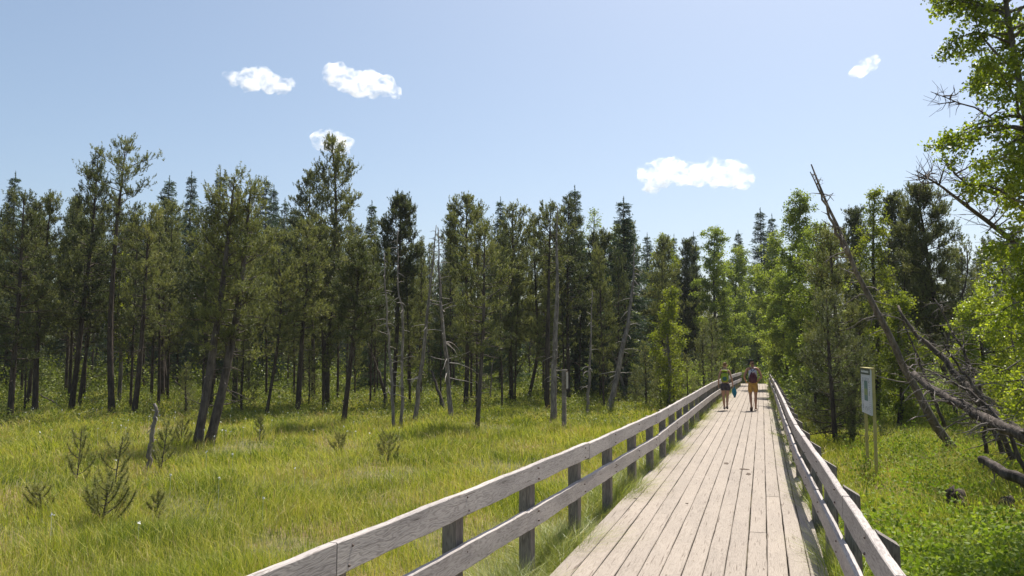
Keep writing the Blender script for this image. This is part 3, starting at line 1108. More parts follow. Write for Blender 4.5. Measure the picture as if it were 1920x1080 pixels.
# ---- filler pines deep in the forest
fp = []
for k in range(6):
    rg_ = np.random.default_rng(700 + k)
    H = 9.5
    lean = rg_.normal(0, 0.35, 2)
    S = np.array([[0, 0, -0.1], [lean[0] * .2, lean[1] * .2, H * .33], [lean[0] * .7, lean[1] * .7, H * .66], [lean[0], lean[1], H]])
    w, n = pine(720 + k, S, 0.085, (.28, .36, .22, .4, .3, .25)[k], (1.35, 1.3, 1.55, 1.15, 1.3, 1.5)[k], dens=1.1, nn=10, nlen=0.13, nw=0.034, stubs=26, style=('cone', 'cone', 'round', 'cone', 'round', 'cone')[k])
    fp.append((w.mesh('trunk', M['bark'], True), n.mesh('crown', M['pine_dark' if k in (0, 4) else 'pine'])))
SKY = ([-400, 0, 60, 150, 300, 450, 560, 650, 720, 800, 900, 1000, 1100, 1200, 1300, 1400, 1500, 1600, 1700, 1920, 2400],
       [395, 390, 385, 350, 395, 390, 415, 395, 440, 425, 410, 430, 430, 460, 470, 480, 450, 430, 400, 420, 420])
MARKS = sorted([(px_, nm) for px_, nm in ((30, 'far-left dark pine'), (72, 'straight pine by the bent stick'), (150, 'tall pointed dark pine'), (210, 'tall airy pine'), (262, 'pine with dead side twigs'),
    (305, 'twin-stemmed dark pine'), (400, 'left leaning pine'), (440, 'right leaning pine'), (515, 'slender grey-stemmed pine'), (566, 'speckled pine'), (620, 'tallest pine'), (655, 'compact round-topped pine'),
    (732, 'thin hooked dead stem'), (756, 'dead stem with curling twigs'), (797, 'smooth grey leaning dead trunk'), (835, 'bleached dead trunk'), (903, 'slim forward pine'), (960, 'peaked olive pine'), (1000, 'kinked pine'),
    (1042, 'tall grey snag'), (1107, 'thin brown-grey snag'), (1165, 'thick leaning snag'), (1250, 'small bright birch'), (1300, 'thin pine by the railing'))])
ORD = ['', 'second ', 'third ', 'fourth ', 'fifth ', 'sixth ', 'seventh ', 'eighth ', 'ninth ', 'tenth ']
used_marks = {}


def mark_label(px, kind):
    m = min(MARKS, key=lambda q: abs(q[0] - px))
    side = 'left' if px < m[0] else 'right'
    n = used_marks.get((m[1], side), 0)
    used_marks[(m[1], side)] = n + 1
    return '%s%s behind and just %s of the %s' % (ORD[min(n, 9)], kind, side, m[1])


rf = random.Random(5)
taken = []
cnt = 0
tries = 0
while cnt < 205 and tries < 9000:
    tries += 1
    d = 31 + 42 * rf.random() ** 1.25
    px = rf.uniform(-330, 1330) if d < 50 else rf.uniform(-330, 1400)
    p = base_at(px, d)
    if any((p[0] - q[0]) ** 2 + (p[1] - q[1]) ** 2 < (1.45 + d * 0.014) ** 2 for q in taken):
        continue
    if p[0] > -4.5 and p[1] < 64:
        continue
    taken.append(p)
    ys = np.interp(px, *SKY) + rf.choice((rf.uniform(4, 40), rf.uniform(15, 95)))
    lab, grp = (('pine in the dense second row behind the meadow edge', 'pines of the second row') if d < 42 else
                ('pine deep in the shade of the forest, mostly hidden by nearer trees', 'pines deep inside the forest'))
    if d < 42 and -20 < px < 1340:
        lab = mark_label(px, 'second-row pine')
    inst('pine_tree', 'pine tree', lab, fp[cnt % 6], p, top_h(ys, d), 9.5, rf.uniform(0, 6.28), rf.uniform(.6, .82), grp)
    cnt += 1
cnt = 0
while cnt < 45:
    d = rf.uniform(24, 62)
    px = rf.uniform(1500, 2500)
    p = base_at(px, d)
    if p[0] < 2.6 or any((p[0] - q[0]) ** 2 + (p[1] - q[1]) ** 2 < 4.5 for q in taken):
        continue
    taken.append(p)
    ys = np.interp(px, *SKY) + rf.uniform(15, 110)
    inst('pine_tree', 'pine tree', 'pine in the shaded wood behind the info board', fp[cnt % 6], p, top_h(ys, d), 9.5, rf.uniform(0, 6.28), rf.uniform(.8, 1.0), 'pines of the right-hand wood')
    cnt += 1
# last rows of low-branched spruces that close the forest
for k in range(46):
    px = -380 + k * 62 + rf.uniform(-20, 20)
    d = rf.uniform(68, 84)
    ys = np.interp(px, *SKY) + rf.uniform(25, 70)
    inst('spruce_tree', 'spruce tree', 'spruce in the dark rear rows of the forest', sp_protos[k % 3], base_at(px, d), top_h(ys, d), 12.0, rf.uniform(0, 6), 1.15, 'spruces of the rear rows')

# ---- young conifers (low, bushy)
yc = []
for k in range(3):
    S = np.array([[0, 0, -0.05], [0.03, 0, 1.0], [0, 0.05, 2.0], [0, 0, 3.0]])
    w, n = pine(820 + k, S, 0.04, .06, .75, dens=1.5, nn=10, nlen=0.10, nw=0.016, stubs=0, style='cone', bend=1.2)
    yc.append((w.mesh('trunk', M['bark'], True), n.mesh('crown', M['pine'])))
young = [
    (1210, 33, 650, 'young pine at the foot of the bright birch, left side'), (1238, 32, 668, 'young pine under the bright birch'),
    (1192, 35, 690, 'low young pine right of the forked snag'), (1262, 33, 640, 'young pine right of the bright birch'),
    (1320, 36, 620, 'bushy young pine against the railing left of the woman'), (1335, 40, 600, 'taller young pine behind the woman'),
    (1288, 33, 672, 'small young pine behind the marker end of the railing'), (1150, 34, 700, 'low young pine left of the forked snag foot'),
    (455, 29, 640, 'young pine right of the leaning pair'), (580, 33, 660, 'young pine behind the speckled pine'), (350, 27, 690, 'thin young pine before the shaded grass'),
]
for i, (px, d, py, lab) in enumerate(young):
    inst('young_pine', 'young pine', lab, yc[i % 3], base_at(px, d), top_h(py, d), 3.0, i * 2.1, 1.0, 'young pines at the forest edge')
# large loose young pines beside the info board
for i, (pts, rad, lab) in enumerate([
        ([(1568, 842), (1560, 740), (1553, 640), (1550, 560)], 1.05, 'loose dark young pine between the right railing and the info board'),
        ([(1596, 838), (1600, 760), (1606, 690), (1604, 640)], .7, 'smaller dark young pine touching the info board'),
        ([(1530, 800), (1528, 720), (1522, 640)], .8, 'dark young pine close behind the right railing')]):
    b, S = px_spine(pts)
    w, n = pine(860 + i, S, 0.055, .05, rad * 1.1, dens=1.6, nn=15, nlen=0.085, nw=0.011, stubs=6, style='cone', bend=1.1)
    place_tree('young_pine', 'young pine', lab, b, w, n, M['bark'], M['pine_dark'], 'dark young pines beside the info board')

# ---- dead standing stems
DG = 'dead grey stems at the meadow edge'
dead = [
    ([(739, 806), (733, 699), (729, 652), (723, 560), (720, 474)], .055, 34, .55, 'dead', 'thin dead stem with short hooked twigs, left of the pair of dead stems'),
    ([(753, 804), (754, 671), (757, 596), (744, 530), (747, 428)], .055, 30, .6, 'dead', 'dead stem with curling twigs beside the thin hooked one'),
    ([(776, 798), (793, 671), (803, 560), (812, 500), (818, 422)], .085, 26, .7, 'dead', 'smooth grey dead trunk leaning right'),
    ([(847, 788), (837, 685), (832, 629), (825, 560), (823, 507), (822, 428)], .095, 34, 1.2, 'dead', 'bleached dead trunk with a flared foot and long white boughs'),
    ([(919, 755), (922, 685), (930, 660), (940, 646)], .04, 8, .3, 'dead', 'short bent dead stick right of the slim front pine'),
    ([(947, 758), (967, 704), (985, 670), (997, 654)], .05, 12, .6, 'dead_dark', 'dead stick leaning right with a forked tip'),
    ([(1037, 797), (1040, 671), (1044, 560), (1043, 479), (1045, 385)], .115, 30, .55, 'dead', 'tall straight grey snag left of the marker post'),
    ([(1101, 784), (1107, 671), (1110, 560), (1110, 545)], .065, 18, .6, 'dead', 'thin brown-grey snag right of the marker post'),
    ([(1139, 775), (1158, 699), (1178, 602), (1186, 540), (1190, 457)], .13, 46, .95, 'dead', 'thick leaning snag with many curved white twigs'),
    ([(1178, 756), (1164, 707), (1150, 665), (1136, 632)], .09, 8, .5, 'dead', 'short dead trunk leaning left across the thick leaning snag'),
    ([(728, 760), (712, 705), (700, 670), (690, 643)], .09, 5, .4, 'dead_dark', 'dark dead trunk leaning left behind the hooked stems'),
    ([(350, 782), (349, 730), (348, 677)], .035, 10, .3, 'dead_dark', 'thin dark stick behind the dead stump'),
]
for i, (pts, r0, n, lm, mt, lab) in enumerate(dead):
    b, S = px_spine(pts)
    w = dead_tree(900 + i, S, r0, n, lm, 0.2)
    o = w.obj('dead_tree', M[mt], None, True, tuple(b))
    tag(o, lab, 'dead tree', DG)
# stub in the grass
b, S = px_spine([(279, 880), (283, 820), (291, 780), (289, 757)])
o = dead_tree(950, S, .055, 12, .35, .3, tip=.03).obj('dead_stump', M['dead'], None, True, tuple(b))
tag(o, 'knotty grey dead stub standing in the grass left of the leaning pair', 'dead tree')
# sticks lying in the forest edge
for i, (a, b_, r_, lab) in enumerate([((75, 740), (128, 762), .03, 'bent bare branch lying in grass behind the two leftmost pines'),
                                      ((328, 714), (368, 746), .05, 'broken pale branch resting in grass before the leaning pair'),
                                      ((808, 695), (838, 770), .07, 'broken rusty brown trunk piece behind the bleached dead trunk')]):
    p0 = G(b_[0], b_[1] + 10)
    d0 = depth_of(p0)
    p1 = W(a[0], a[1], d0 + 0.8)
    S = np.array([[0, 0, -.05], (p1 - p0) * .5 + np.array([0, 0, .06]), p1 - p0])
    o = dead_tree(960 + i, S, r_, 4, .3, .3, tip=r_ * .6).obj('fallen_branch', M['dead_dark'], None, True, tuple(p0))
    tag(o, lab, 'branch')

# ---- the right-hand deadwood
b, S = px_spine([(1800, 852), (1770, 822, -.1), (1740, 775, -.2), (1707, 712, -.4), (1667, 627, -.6), (1627, 553, -.8), (1593, 483, -1), (1567, 417, -1.1), (1537, 345, -1.2), (1521, 308, -1.2)])
w = dead_tree(980, S, .105, 42, 1.1, .12, sides=10, tip=.014, droop=-.1, twigs=1)
d0 = depth_of(b)
S2 = np.array([W(1590, 478, d0 - 1.0) - b, W(1562, 420, d0 - 1.2) - b, W(1540, 367, d0 - 1.4) - b, W(1519, 322, d0 - 1.5) - b])
w.merge(dead_tree(981, S2, .04, 16, .45, .1, tip=.01, up=.3, droop=0))
o = w.obj('leaning_snag', M['snag'], None, True, tuple(b))
tag(o, 'tall grey dead trunk with forked top leaning left over the info board', 'dead tree')

b, S = px_spine([(1985, 860), (1920, 816, 0.5), (1870, 795, 1.0), (1800, 760, 2.0), (1740, 728, 3.0), (1712, 700, 3.4)], dep=11.5)
w = dead_tree(985, S, .10, 40, 1.1, .15, sides=10, tip=.055, twigs=3)
o = w.obj('fallen_log', M['dead_dark'], None, True, tuple(b))
tag(o, 'broken fallen trunk propped on the foot of the leaning snag', 'fallen trunk')
b, S = px_spine([(1950, 835), (1900, 803, .3), (1850, 770, .6), (1825, 750, .8), (1795, 702, 1.2), (1760, 662, 1.5), (1729, 641, 1.8), (1699, 605, 2.0), (1684, 573, 2.2)], dep=15.0)
w = dead_tree(986, S, .105, 34, .9, .1, sides=10, tip=.02, twigs=2)
o = w.obj('fallen_log', M['dead_dark'], None, True, tuple(b))
tag(o, 'long dead trunk slanting up behind the propped one, bare tip in the pines', 'fallen trunk')
b, S = px_spine([(1990, 950), (1920, 900, .2), (1880, 882, .4), (1838, 862, .7)], dep=9.6)
w = dead_tree(987, S, .085, 16, .3, .3, sides=10, tip=.05, up=-1.0, droop=-.35, twigs=1, tw_len=.12)
o = w.obj('fallen_log', M['dead_dark'], None, True, tuple(b))
tag(o, 'shaggy dark log end with hanging roots low at the right edge', 'fallen trunk')
for i, (pts, dep, r_, n_, lab) in enumerate([
        ([(1880, 850), (1830, 710, .2), (1790, 625, .4), (1752, 560, .6)], 16.0, .045, 26, 'thin grey dead pole slanting between the dark right-hand pines'),
        ([(1772, 800), (1745, 735, 0), (1712, 650, .2), (1690, 585, .3)], 17.2, .035, 24, 'thin twiggy dead pole close beside the leaning snag'),
        ([(1900, 860), (1840, 740, .1), (1800, 690, .3), (1768, 640, .4)], 14.0, .05, 30, 'dark leaning dead stem rising from the propped log'),
        ([(1850, 850), (1838, 760, .1), (1812, 690, .2), (1806, 630, .4)], 15.2, .035, 24, 'thin upright dead stem left of the small birches'),
        ([(1930, 900), (1885, 790, .3), (1815, 730, .8), (1730, 690, 1.4)], 12.5, .04, 34, 'thin twisted dead bough lying across the propped log')]):
    b, S = px_spine(pts, dep=dep)
    w = dead_tree(970 + i, S, r_, n_, .7, .15, tip=.01, twigs=2)
    o = w.obj('dead_tree', M['dead_dark'], None, True, tuple(b))
    tag(o, lab, 'dead tree')
# root stumps half sunk in the grass
for i, (px, py, s, lab) in enumerate([(1790, 948, .34, 'dark mossy stump half hidden in the grass on the right'), (1885, 955, .26, 'small dark stump with stubs below the shaggy log')]):
    p = G(px, py)
    S = np.array([[0, 0, -.12], [0.02, 0, s * .2], [0.03, .02, s * .6]])
    w = dead_tree(990 + i, S, s * .6, 14, .35, .2, sides=12, tip=s * .3, up=.3)
    o = w.obj('tree_stump', M['bark'], None, True, tuple(p))
    tag(o, lab, 'stump')
# bare dead conifer reaching in from the right, behind the birch
b = W(2120, 1000, 10.6)
b[2] = GZ
def L3(px, py, d):
    return W(px, py, d) - b
S = np.array([[0, 0, -.1], L3(2080, 760, 10.5), L3(2010, 560, 10.4), L3(1920, 466, 10.3), L3(1847, 415, 10.2), L3(1777, 359, 10.1), L3(1718, 320, 10.0)])
w = dead_tree(1000, S, .09, 46, .85, .42, tip=.006, twigs=5, tw_len=.3, up=.35, droop=.0)
S = np.array([L3(1990, 540, 10.4), L3(1940, 410, 10.5), L3(1877, 361, 10.5), L3(1803, 341, 10.4), L3(1762, 296, 10.3)])
w.merge(dead_tree(1001, S, .04, 30, .6, .3, tip=.005, twigs=5, tw_len=.25, up=.2, droop=.0))
S = np.array([L3(1990, 480, 10.4), L3(1940, 300, 10.0), L3(1860, 215, 10.0), L3(1745, 172, 10.0)])
w.merge(dead_tree(1002, S, .03, 26, .55, .4, tip=.004, twigs=4, tw_len=.22, up=.0, droop=-.02))
o = w.obj('dead_tree', M['twig'], None, True, tuple(b))
tag(o, 'bare twiggy dead conifer reaching in behind the big birch', 'dead tree')

# ---- the big near birch at the right edge
b = G(2010, 1060)
S = np.array([[0, 0, -.1]] + [W(px, py, 8.9 + k * .1) - b for k, (px, py) in enumerate([(2000, 800), (1972, 560), (1945, 330), (1912, 150), (1880, 0), (1870, -150), (1865, -260)])])
w, l = broadleaf(1100, S, .065, .30, 1.2, 46000, .044, 'birch', dens=3.8, twig_r=.0035, lean_up=.75)
place_tree('birch_tree', 'birch tree', 'big near birch with backlit leaves filling the right edge of the picture', b, w, l, M['birch_bark'], M['leaf'])
for i, (px, dep, tops, rad, n, lab) in enumerate([
        (1955, 14.5, [(1935, 700), (1900, 560), (1865, 470)], 1.15, 8000, 'birch sapling with bright leaves hanging over the fallen trunks'),
        (1935, 17.0, [(1920, 740), (1895, 620), (1850, 560)], 1.2, 7000, 'smaller birch behind the sapling over the fallen trunks')]):
    b = base_at(px, dep)
    S = np.array([[0, 0, -.1]] + [W(a, c, dep) - b for a, c in tops])
    w, l = broadleaf(1110 + i, S, .04, .1, rad, n, .055, 'birch', dens=2.0, twig_r=.0035, lean_up=.5)
    place_tree('birch_tree', 'birch tree', lab, b, w, l, M['birch_bark'], M['leaf_bright' if i else 'leaf'])

# ---- little pine saplings in the meadow
def sapling(seed, pts, label, rad=.35, n=9):
    rg = np.random.default_rng(seed)
    b, S = px_spine(pts)
    S = resample(S, 8)
    at = spine_fn(S)
    H = np.linalg.norm(S[-1] - S[0])
    wood, nd = MB(), MB()
    n = int(n * 1.5)
    tube(wood, S, np.linspace(.014, .005, 8), 6)
    TP, TD = [], []
    for i in range(n):
        t = .12 + .8 * (i + rg.random()) / n
        az = i * 2.4 + rg.normal(0, .4)
        L = rad * (1.15 - .7 * t) * rg.uniform(.6, 1.2)
        d = np.array([math.cos(az), math.sin(az), .15])
        q = [at(t)]
        for j in range(6):
            d = unit(d + np.array([0, 0, .22]))
            q.append(q[-1] + d * L / 6)
        q = np.array(q)
        tube(wood, q, np.linspace(.007, .003, 7), 4, cap=False)
        for s in np.linspace(.3, 1, max(4, int(L * 26))):
            a = min(5, int(s * 6))
            TP.append(q[a] + (q[a + 1] - q[a]) * (s * 6 - a))
            TD.append(q[a + 1] - q[a] + np.array([0, 0, .02]))
    for s in np.linspace(.7, 1.0, 8):
        TP.append(at(s))
        TD.append(np.array([0, 0, 1.]))
    needles(nd, np.array(TP), np.array(TD), 22, .075, .0075, 1.1, rg, .06, rg.normal(.75, .15, len(TP)))
    t = thing('pine_sapling', label, 'pine sapling', tuple(b), 0, 'pine saplings in the meadow')
    wood.obj('stem', M['twig'], t, True)
    nd.obj('needles', M['pine'], t)


sapling(1, [(140, 915), (148, 870), (153, 808)], 'sparse pine sapling with a dark top tuft, left in the meadow', .42, 9)
sapling(2, [(212, 935), (220, 870), (231, 822)], 'pine sapling with upswept arms right of the dark-tufted one', .42, 10)
sapling(3, [(300, 885), (308, 840), (316, 790)], 'slim sapling right of the grey dead stub', .35, 11)
sapling(4, [(338, 840), (340, 815), (343, 790)], 'dark small sapling at the foot of the leaning pair', .38, 10)
sapling(5, [(633, 850), (636, 830), (637, 815)], 'small twiggy sapling in the open grass, middle left', .3, 12)
sapling(6, [(725, 872), (729, 840), (732, 815)], 'twiggy sapling standing nearer than the middle one', .36, 12)
sapling(7, [(190, 985), (196, 950), (205, 912)], 'low spreading sapling lowest in the meadow on the left', .6, 14)
sapling(8, [(292, 975), (295, 950), (298, 925)], 'tiny dark sapling right of the low spreading one', .2, 7)
sapling(9, [(75, 960), (78, 940), (70, 915)], 'low dark sapling nearest the left edge', .3, 9)
sapling(10, [(487, 830), (488, 810), (490, 780)], 'thin sapling right of the leaning pair in the grass', .2, 9)

# ------------------------------------------------------------------ grass (stuff)
def blades(name, label, cat, N, region, hfun, mat, seed, wk=0.00046, wmin=0.003, tint=(0.45, 0.2), rpow=1.4, rlim=(4, 50), ang=(-62, 48), lean=0.5, dry=0.06, clump=0.0):
    rg = np.random.default_rng(seed)
    out = []
    got = 0
    while got < N:
        m = int(N * 1.3)
        u = rg.random(m)
        a = 2 - rpow
        r = (rlim[0] ** a + u * (rlim[1] ** a - rlim[0] ** a)) ** (1 / a)
        th = np.radians(rg.uniform(*ang, m))
        x, y = r * np.sin(th), r * np.cos(th)
        if clump:
            x = x + 0.0
        k = region(x, y, rg)
        out.append(np.stack([x[k], y[k]], 1))
        got += int(k.sum())
        if len(out) > 40:
            break
    P = np.concatenate(out)[:N]
    x, y = P[:, 0], P[:, 1]
    m = len(x)
    z = ground_z(x, y) - 0.02
    r = np.hypot(x, y)
    h = hfun(x, y, rg) * rg.uniform(.55, 1.25, m)
    w = np.maximum(wmin, wk * r) * rg.uniform(.7, 1.4, m)
    az = rg.normal(2.6, 1.5, m) + 1.2 * np.sin(x * 1.1) + np.cos(y * .9)
    b = lean * rg.uniform(.15, 1.3, m) * h
    dx, dy = np.cos(az), np.sin(az)
    sa = rg.uniform(0, 6.28, m)
    sx, sy = np.cos(sa) * w / 2, np.sin(sa) * w / 2
    base = np.stack([x, y, z], 1)
    mid = base + np.stack([dx * b * .3, dy * b * .3, h * .58], 1)
    tip = base + np.stack([dx * b, dy * b, h * (1 - .22 * np.minimum(1.5, b / h))], 1)
    side = np.stack([sx, sy, 0 * sx], 1)
    V = np.stack([base - side, base + side, mid + side * .85, mid - side * .85, tip], 1).reshape(-1, 3)
    i = np.arange(m)[:, None] * 5
    q = i + np.array([[0, 1, 2, 3]])
    t = i + np.array([[3, 2, 4]])
    tn = np.clip(rg.normal(*tint, m), 0, .9)
    tn = np.where(rg.random(m) < dry, rg.uniform(.85, 1.05, m), tn)
    mb = MB()
    mb.add(V, [q, t], np.repeat(tn, 5))
    o = mb.obj(name, mat)
    tag(o, label, cat, kind='stuff')
    return o


def off_deck(x, y, pad=0.0):
    return ~((x > -1.86 - pad) & (x < 0.56 + pad) & (y < 63))


def tuss(x, y):
    return .5 + .5 * np.sin(x * 1.7 + 2 * np.sin(y * .6)) * np.sin(y * 1.3 + 1.5 * np.sin(x * .5))


def hollow(x, y):
    v = np.sin(x * .55 + 1.7 * np.sin(y * .21 + 1)) * np.sin(y * .62 + 1.3 * np.sin(x * .31)) + .35 * np.sin(x * 2.1 + y * 1.6)
    return np.clip((v - .55) * 3, 0, 1)


blades('meadow_grass', 'yellow-green bog grass of the open meadow', 'grass', 640000,
       lambda x, y, rg: off_deck(x, y, .05) & (rg.random(len(x)) < (.55 + .6 * tuss(x, y)) * (1 - .72 * hollow(x, y))) & ~((x > .8) & (rg.random(len(x)) < .95 - (y - 8) * .35)),
       lambda x, y, rg: (.14 + .21 * tuss(x, y) ** 1.5 + .06 * (y > 20)) * (1 - .35 * hollow(x, y)), M['grass'], 31)
blades('tall_grass', 'long arching grass stems in the meadow', 'grass', 90000,
       lambda x, y, rg: off_deck(x, y, .1) & (rg.random(len(x)) < tuss(x * 1.3 + 4, y * 1.2)),
       lambda x, y, rg: .36 + .10 * tuss(x, y), M['grass'], 32, tint=(.72, .12), lean=.9, dry=.2, wmin=.003, wk=.0004)
# sedge that crowds the two edges of the walk
blades('edge_sedge', 'lush sedge hanging over the left edge of the boardwalk', 'sedge', 90000,
       lambda x, y, rg: (x > -2.35 + .35 * (y > 14)) & (x < -1.86 + .06 * rg.random(len(x))) & (y < 58),
       lambda x, y, rg: .46 + .14 * np.sin(y * 2.3 + np.sin(y * .9)), M['sedge'], 33, rpow=.4, rlim=(2, 58), ang=(-62, -1.2), lean=1.1, wmin=.0032, tint=(.5, .22), dry=.1)
blades('edge_sedge', 'sedge strip growing along the right edge of the boardwalk', 'sedge', 24000,
       lambda x, y, rg: (x > .55) & (x < .82) & (y < 58),
       lambda x, y, rg: .50 + .12 * np.sin(y * 1.7), M['sedge'], 34, rpow=.4, rlim=(2, 58), ang=(.5, 20), lean=.8, wmin=.004)
# forest-edge low shrubs
def shrubs(name, label, cat, n, region, hr, mat, seed, per=55, size=.05, rlim=(24, 60), ang=(-55, 30), rpow=1.2, rr=(.25, .6)):
    rg = np.random.default_rng(seed)
    P = []
    while len(P) < n:
        r = rg.uniform(*rlim)
        th = math.radians(rg.uniform(*ang))
        x, y = r * math.sin(th), r * math.cos(th)
        if region(x, y):
            P.append((x, y))
    P = np.array(P)
    c = np.repeat(P, per, 0)
    rad = np.repeat(rg.uniform(*rr, n), per)
    hh = np.repeat(rg.uniform(*hr, n), per)
    a = rg.uniform(0, 6.28, n * per)
    q = np.sqrt(rg.random(n * per))
    zz = rg.random(n * per) ** .7
    x = c[:, 0] + np.cos(a) * q * rad
    y = c[:, 1] + np.sin(a) * q * rad
    z = GZ + zz * hh * (1 - .6 * q * q) + .02
    mb = MB()
    lt = np.repeat(rg.normal(.45, .15, n), per) + rg.normal(0, .12, n * per)
    s = size * np.maximum(1, np.hypot(x, y) / 30)
    leaves(mb, np.stack([x, y, z], 1), 1.0, rg, np.clip(lt, 0, 1)) if False else None
    Q = np.stack([x, y, z], 1)
    order = np.argsort(np.hypot(x, y))
    for ch in np.array_split(order, 6):
        leaves(mb, Q[ch], float(size * max(1, np.mean(np.hypot(x[ch], y[ch])) / 28)), rg, np.clip(lt[ch], 0, 1), flat=.6)
    tag(mb.obj(name, mat), label, cat, kind='stuff')


shrubs('forest_undergrowth', 'low leafy shrubs covering the forest edge', 'undergrowth', 3000, lambda x, y: x < -3.2 and y * math.cos(YAW) - x * math.sin(YAW) > 30.5, (.3, .85), M['shrub'], 41, rlim=(30, 62), ang=(-58, -3))
shrubs('forest_undergrowth', 'scattered low shrubs among the front pines', 'undergrowth', 420, lambda x, y: x < -4 and 25 < y * math.cos(YAW) - x * math.sin(YAW) < 31, (.25, .6), M['shrub'], 42, rlim=(25, 40), ang=(-58, -8))
shrubs('walkside_bushes', 'green bushes packed along the far end of the boardwalk', 'bushes', 900, lambda x, y: (.9 < x < 7 and y > 27) or (-4.2 < x < -2.2 and y > 36) or (-3 < x < 3 and y > 63), (.7, 2.2), M['leaf_far'], 43, per=110, size=.07, rlim=(19, 72), ang=(-9, 22), rr=(.4, .8))
shrubs('leafy_undergrowth', 'undergrowth beneath the right-hand pines', 'undergrowth', 900, lambda x, y: x > 1.6 and y > 13, (.2, .6), M['herb'], 44, per=80, size=.045, rlim=(14, 34), ang=(4, 45))
shrubs('distant_woods', 'far woods closing the view behind the forest', 'woods', 1500, lambda x, y: True, (5.0, 9.5), M['pine_dark'], 45, per=150, size=.10, rlim=(86, 125), ang=(-64, 42), rr=(1.6, 2.8))
shrubs('forest_undergrowth', 'thickets of young growth in the depth of the forest', 'undergrowth', 900, lambda x, y: x < -6 or x > 4, (1.0, 3.2), M['shrub'], 46, per=130, size=.07, rlim=(48, 80), ang=(-62, 40), rr=(.5, 1.2))
# broad-leaved herbs in the right foreground
rg = np.random.default_rng(51)
n = 200000
y = rg.uniform(2.0, 13.0, n)
x = rg.uniform(.80, 9.0, n)
k = (rg.random(n) < np.clip(1.3 - (y - 8.8) * .4 + .6 * (tuss(x * 2, y * 2) - .5), .04, 1))
x, y = x[k], y[k]
z = GZ + .02 + rg.random(len(x)) ** .8 * (.28 + .12 * tuss(x * 2, y * 2))
mb = MB()
leaves(mb, np.stack([x, y, z], 1), .058, rg, np.clip(rg.normal(.5, .2, len(x)), 0, 1), flat=1.2, aspect=.62)
tag(mb.obj('leafy_ground_cover', M['herb']), 'fresh green broad-leaved herbs below the right railing', 'ground cover', kind='stuff')
# windblown litter caught on the boards
rg = np.random.default_rng(61)
n = 420
y = rg.uniform(3, 30, n)
e = rg.choice([-1.80, -1.515, -1.13, -.75, -.38, 0.0, .37, .48], n)
x = np.where(rg.random(n) < .6, e + rg.normal(0, .03, n), rg.uniform(-1.8, .5, n))
mb = MB()
m_ = len(x)
a = rg.uniform(0, 6.28, m_)
d1 = np.stack([np.cos(a), np.sin(a), rg.uniform(-.05, .25, m_)], 1) * rg.uniform(.012, .045, (m_, 1))
d2 = np.stack([-np.sin(a), np.cos(a), 0 * a], 1) * rg.uniform(.003, .008, (m_, 1))
P = np.stack([x, y, np.array([deck_z(q) for q in y]) + .006], 1)
mb.add(np.stack([P - d1 * .5, P + d2, P + d1 * .5, P - d2], 1).reshape(-1, 3), np.arange(m_ * 4).reshape(-1, 4), 0.5)
tag(mb.obj('dry_litter', simple_mat('dry_litter', (0.20, 0.14, 0.08), .9, .5, 3)), 'dry needles and grass bits lying on the deck boards', 'litter', kind='stuff')
# cotton grass heads
rg = np.random.default_rng(52)
mb = MB()
for k in range(110):
    dd = rg.uniform(18, 34) if k < 100 else rg.uniform(9, 18)
    p = base_at(rg.uniform(0, 760) if k < 100 else rg.uniform(60, 620), dd)
    hh = rg.uniform(.3, .5)
    s = .013
    Q = p + np.array([0, 0, hh]) + rg.normal(0, s * .6, (14, 3))
    leaves(mb, Q, s * 1.6, rg)
    tube(mb, np.array([p, p + np.array([0, 0, hh])]), [.002, .0015], 3, cap=False)
tag(mb.obj('cotton_grass', M['cotton']), 'white cotton grass heads dotted over the meadow', 'cotton grass', kind='stuff')

# ------------------------------------------------------------------ info board and marker post
M['olive'] = simple_mat('olive_painted_post', (0.44, 0.38, 0.15), .6, .1, 8)
M['panel'] = simple_mat('panel_print', (0.62, 0.64, 0.68), .35, .03, 4)
M['panel_dark'] = simple_mat('panel_header', (0.035, 0.055, 0.045), .4, .05)
M['panel_green'] = simple_mat('panel_picture', (0.10, 0.20, 0.14), .4, .35, 9, dark=(0.06, 0.14, 0.16))
M['panel_yel'] = simple_mat('panel_picture_meadow', (0.28, 0.36, 0.12), .4, .3, 14)
M['ink'] = simple_mat('print_ink', (0.10, 0.13, 0.13), .5, .2)
M['beam_end'] = simple_mat('faded_notice', (0.22, 0.22, 0.21), .5, .15, 30)
M['white'] = simple_mat('white_letters', (0.75, 0.76, 0.74), .5, .03)
pn = W(1640.5, 800, 15.0)
pf = W(1624.5, 800, 15.95)
axis = np.array([pf[0] - pn[0], pf[1] - pn[1], 0])
Lp = float(np.linalg.norm(axis))
ax = axis / Lp
sign = thing('info_board', 'white information board on two olive posts right of the boardwalk', 'information board', (pn[0], pn[1], GZ), math.atan2(ax[1], ax[0]))
# local X runs along the board (near post -> far post), local +Y faces the walk
ZT = (CAM_H - 30 / F * 15.0) - GZ
for xx in (0.0, Lp):
    mb = MB()
    box(mb, (xx, 0, (ZT + .02) / 2 - .1), (.062, .05, ZT + .22))
    mb.obj('post', M['olive'], sign)
PH = .86
mb = MB()
box(mb, (Lp / 2 + .03, .042, ZT - PH / 2), (Lp + .10, .03, PH))
pnl = mb.obj('panel', M['panel'], sign)
mb = MB()
box(mb, (Lp / 2 + .03, .0605, ZT - .055), (Lp + .10, .006, .11))
hd = mb.obj('header', M['panel_dark'], pnl)
mb = MB()
rnd = random.Random(3)
xx = Lp - .04
k = 0
while xx > .12:                      # row of small illegible title letters
    hgt = rnd.choice([.034, .034, .05])
    box(mb, (xx, .0648, ZT - .058 + hgt / 2 - .017), (.012, .003, hgt))
    box(mb, (xx - .017, .0648, ZT - .058), (.010, .003, .034))
    xx -= .043
mb.obj('lettering', M['white'], pnl)
mb = MB()
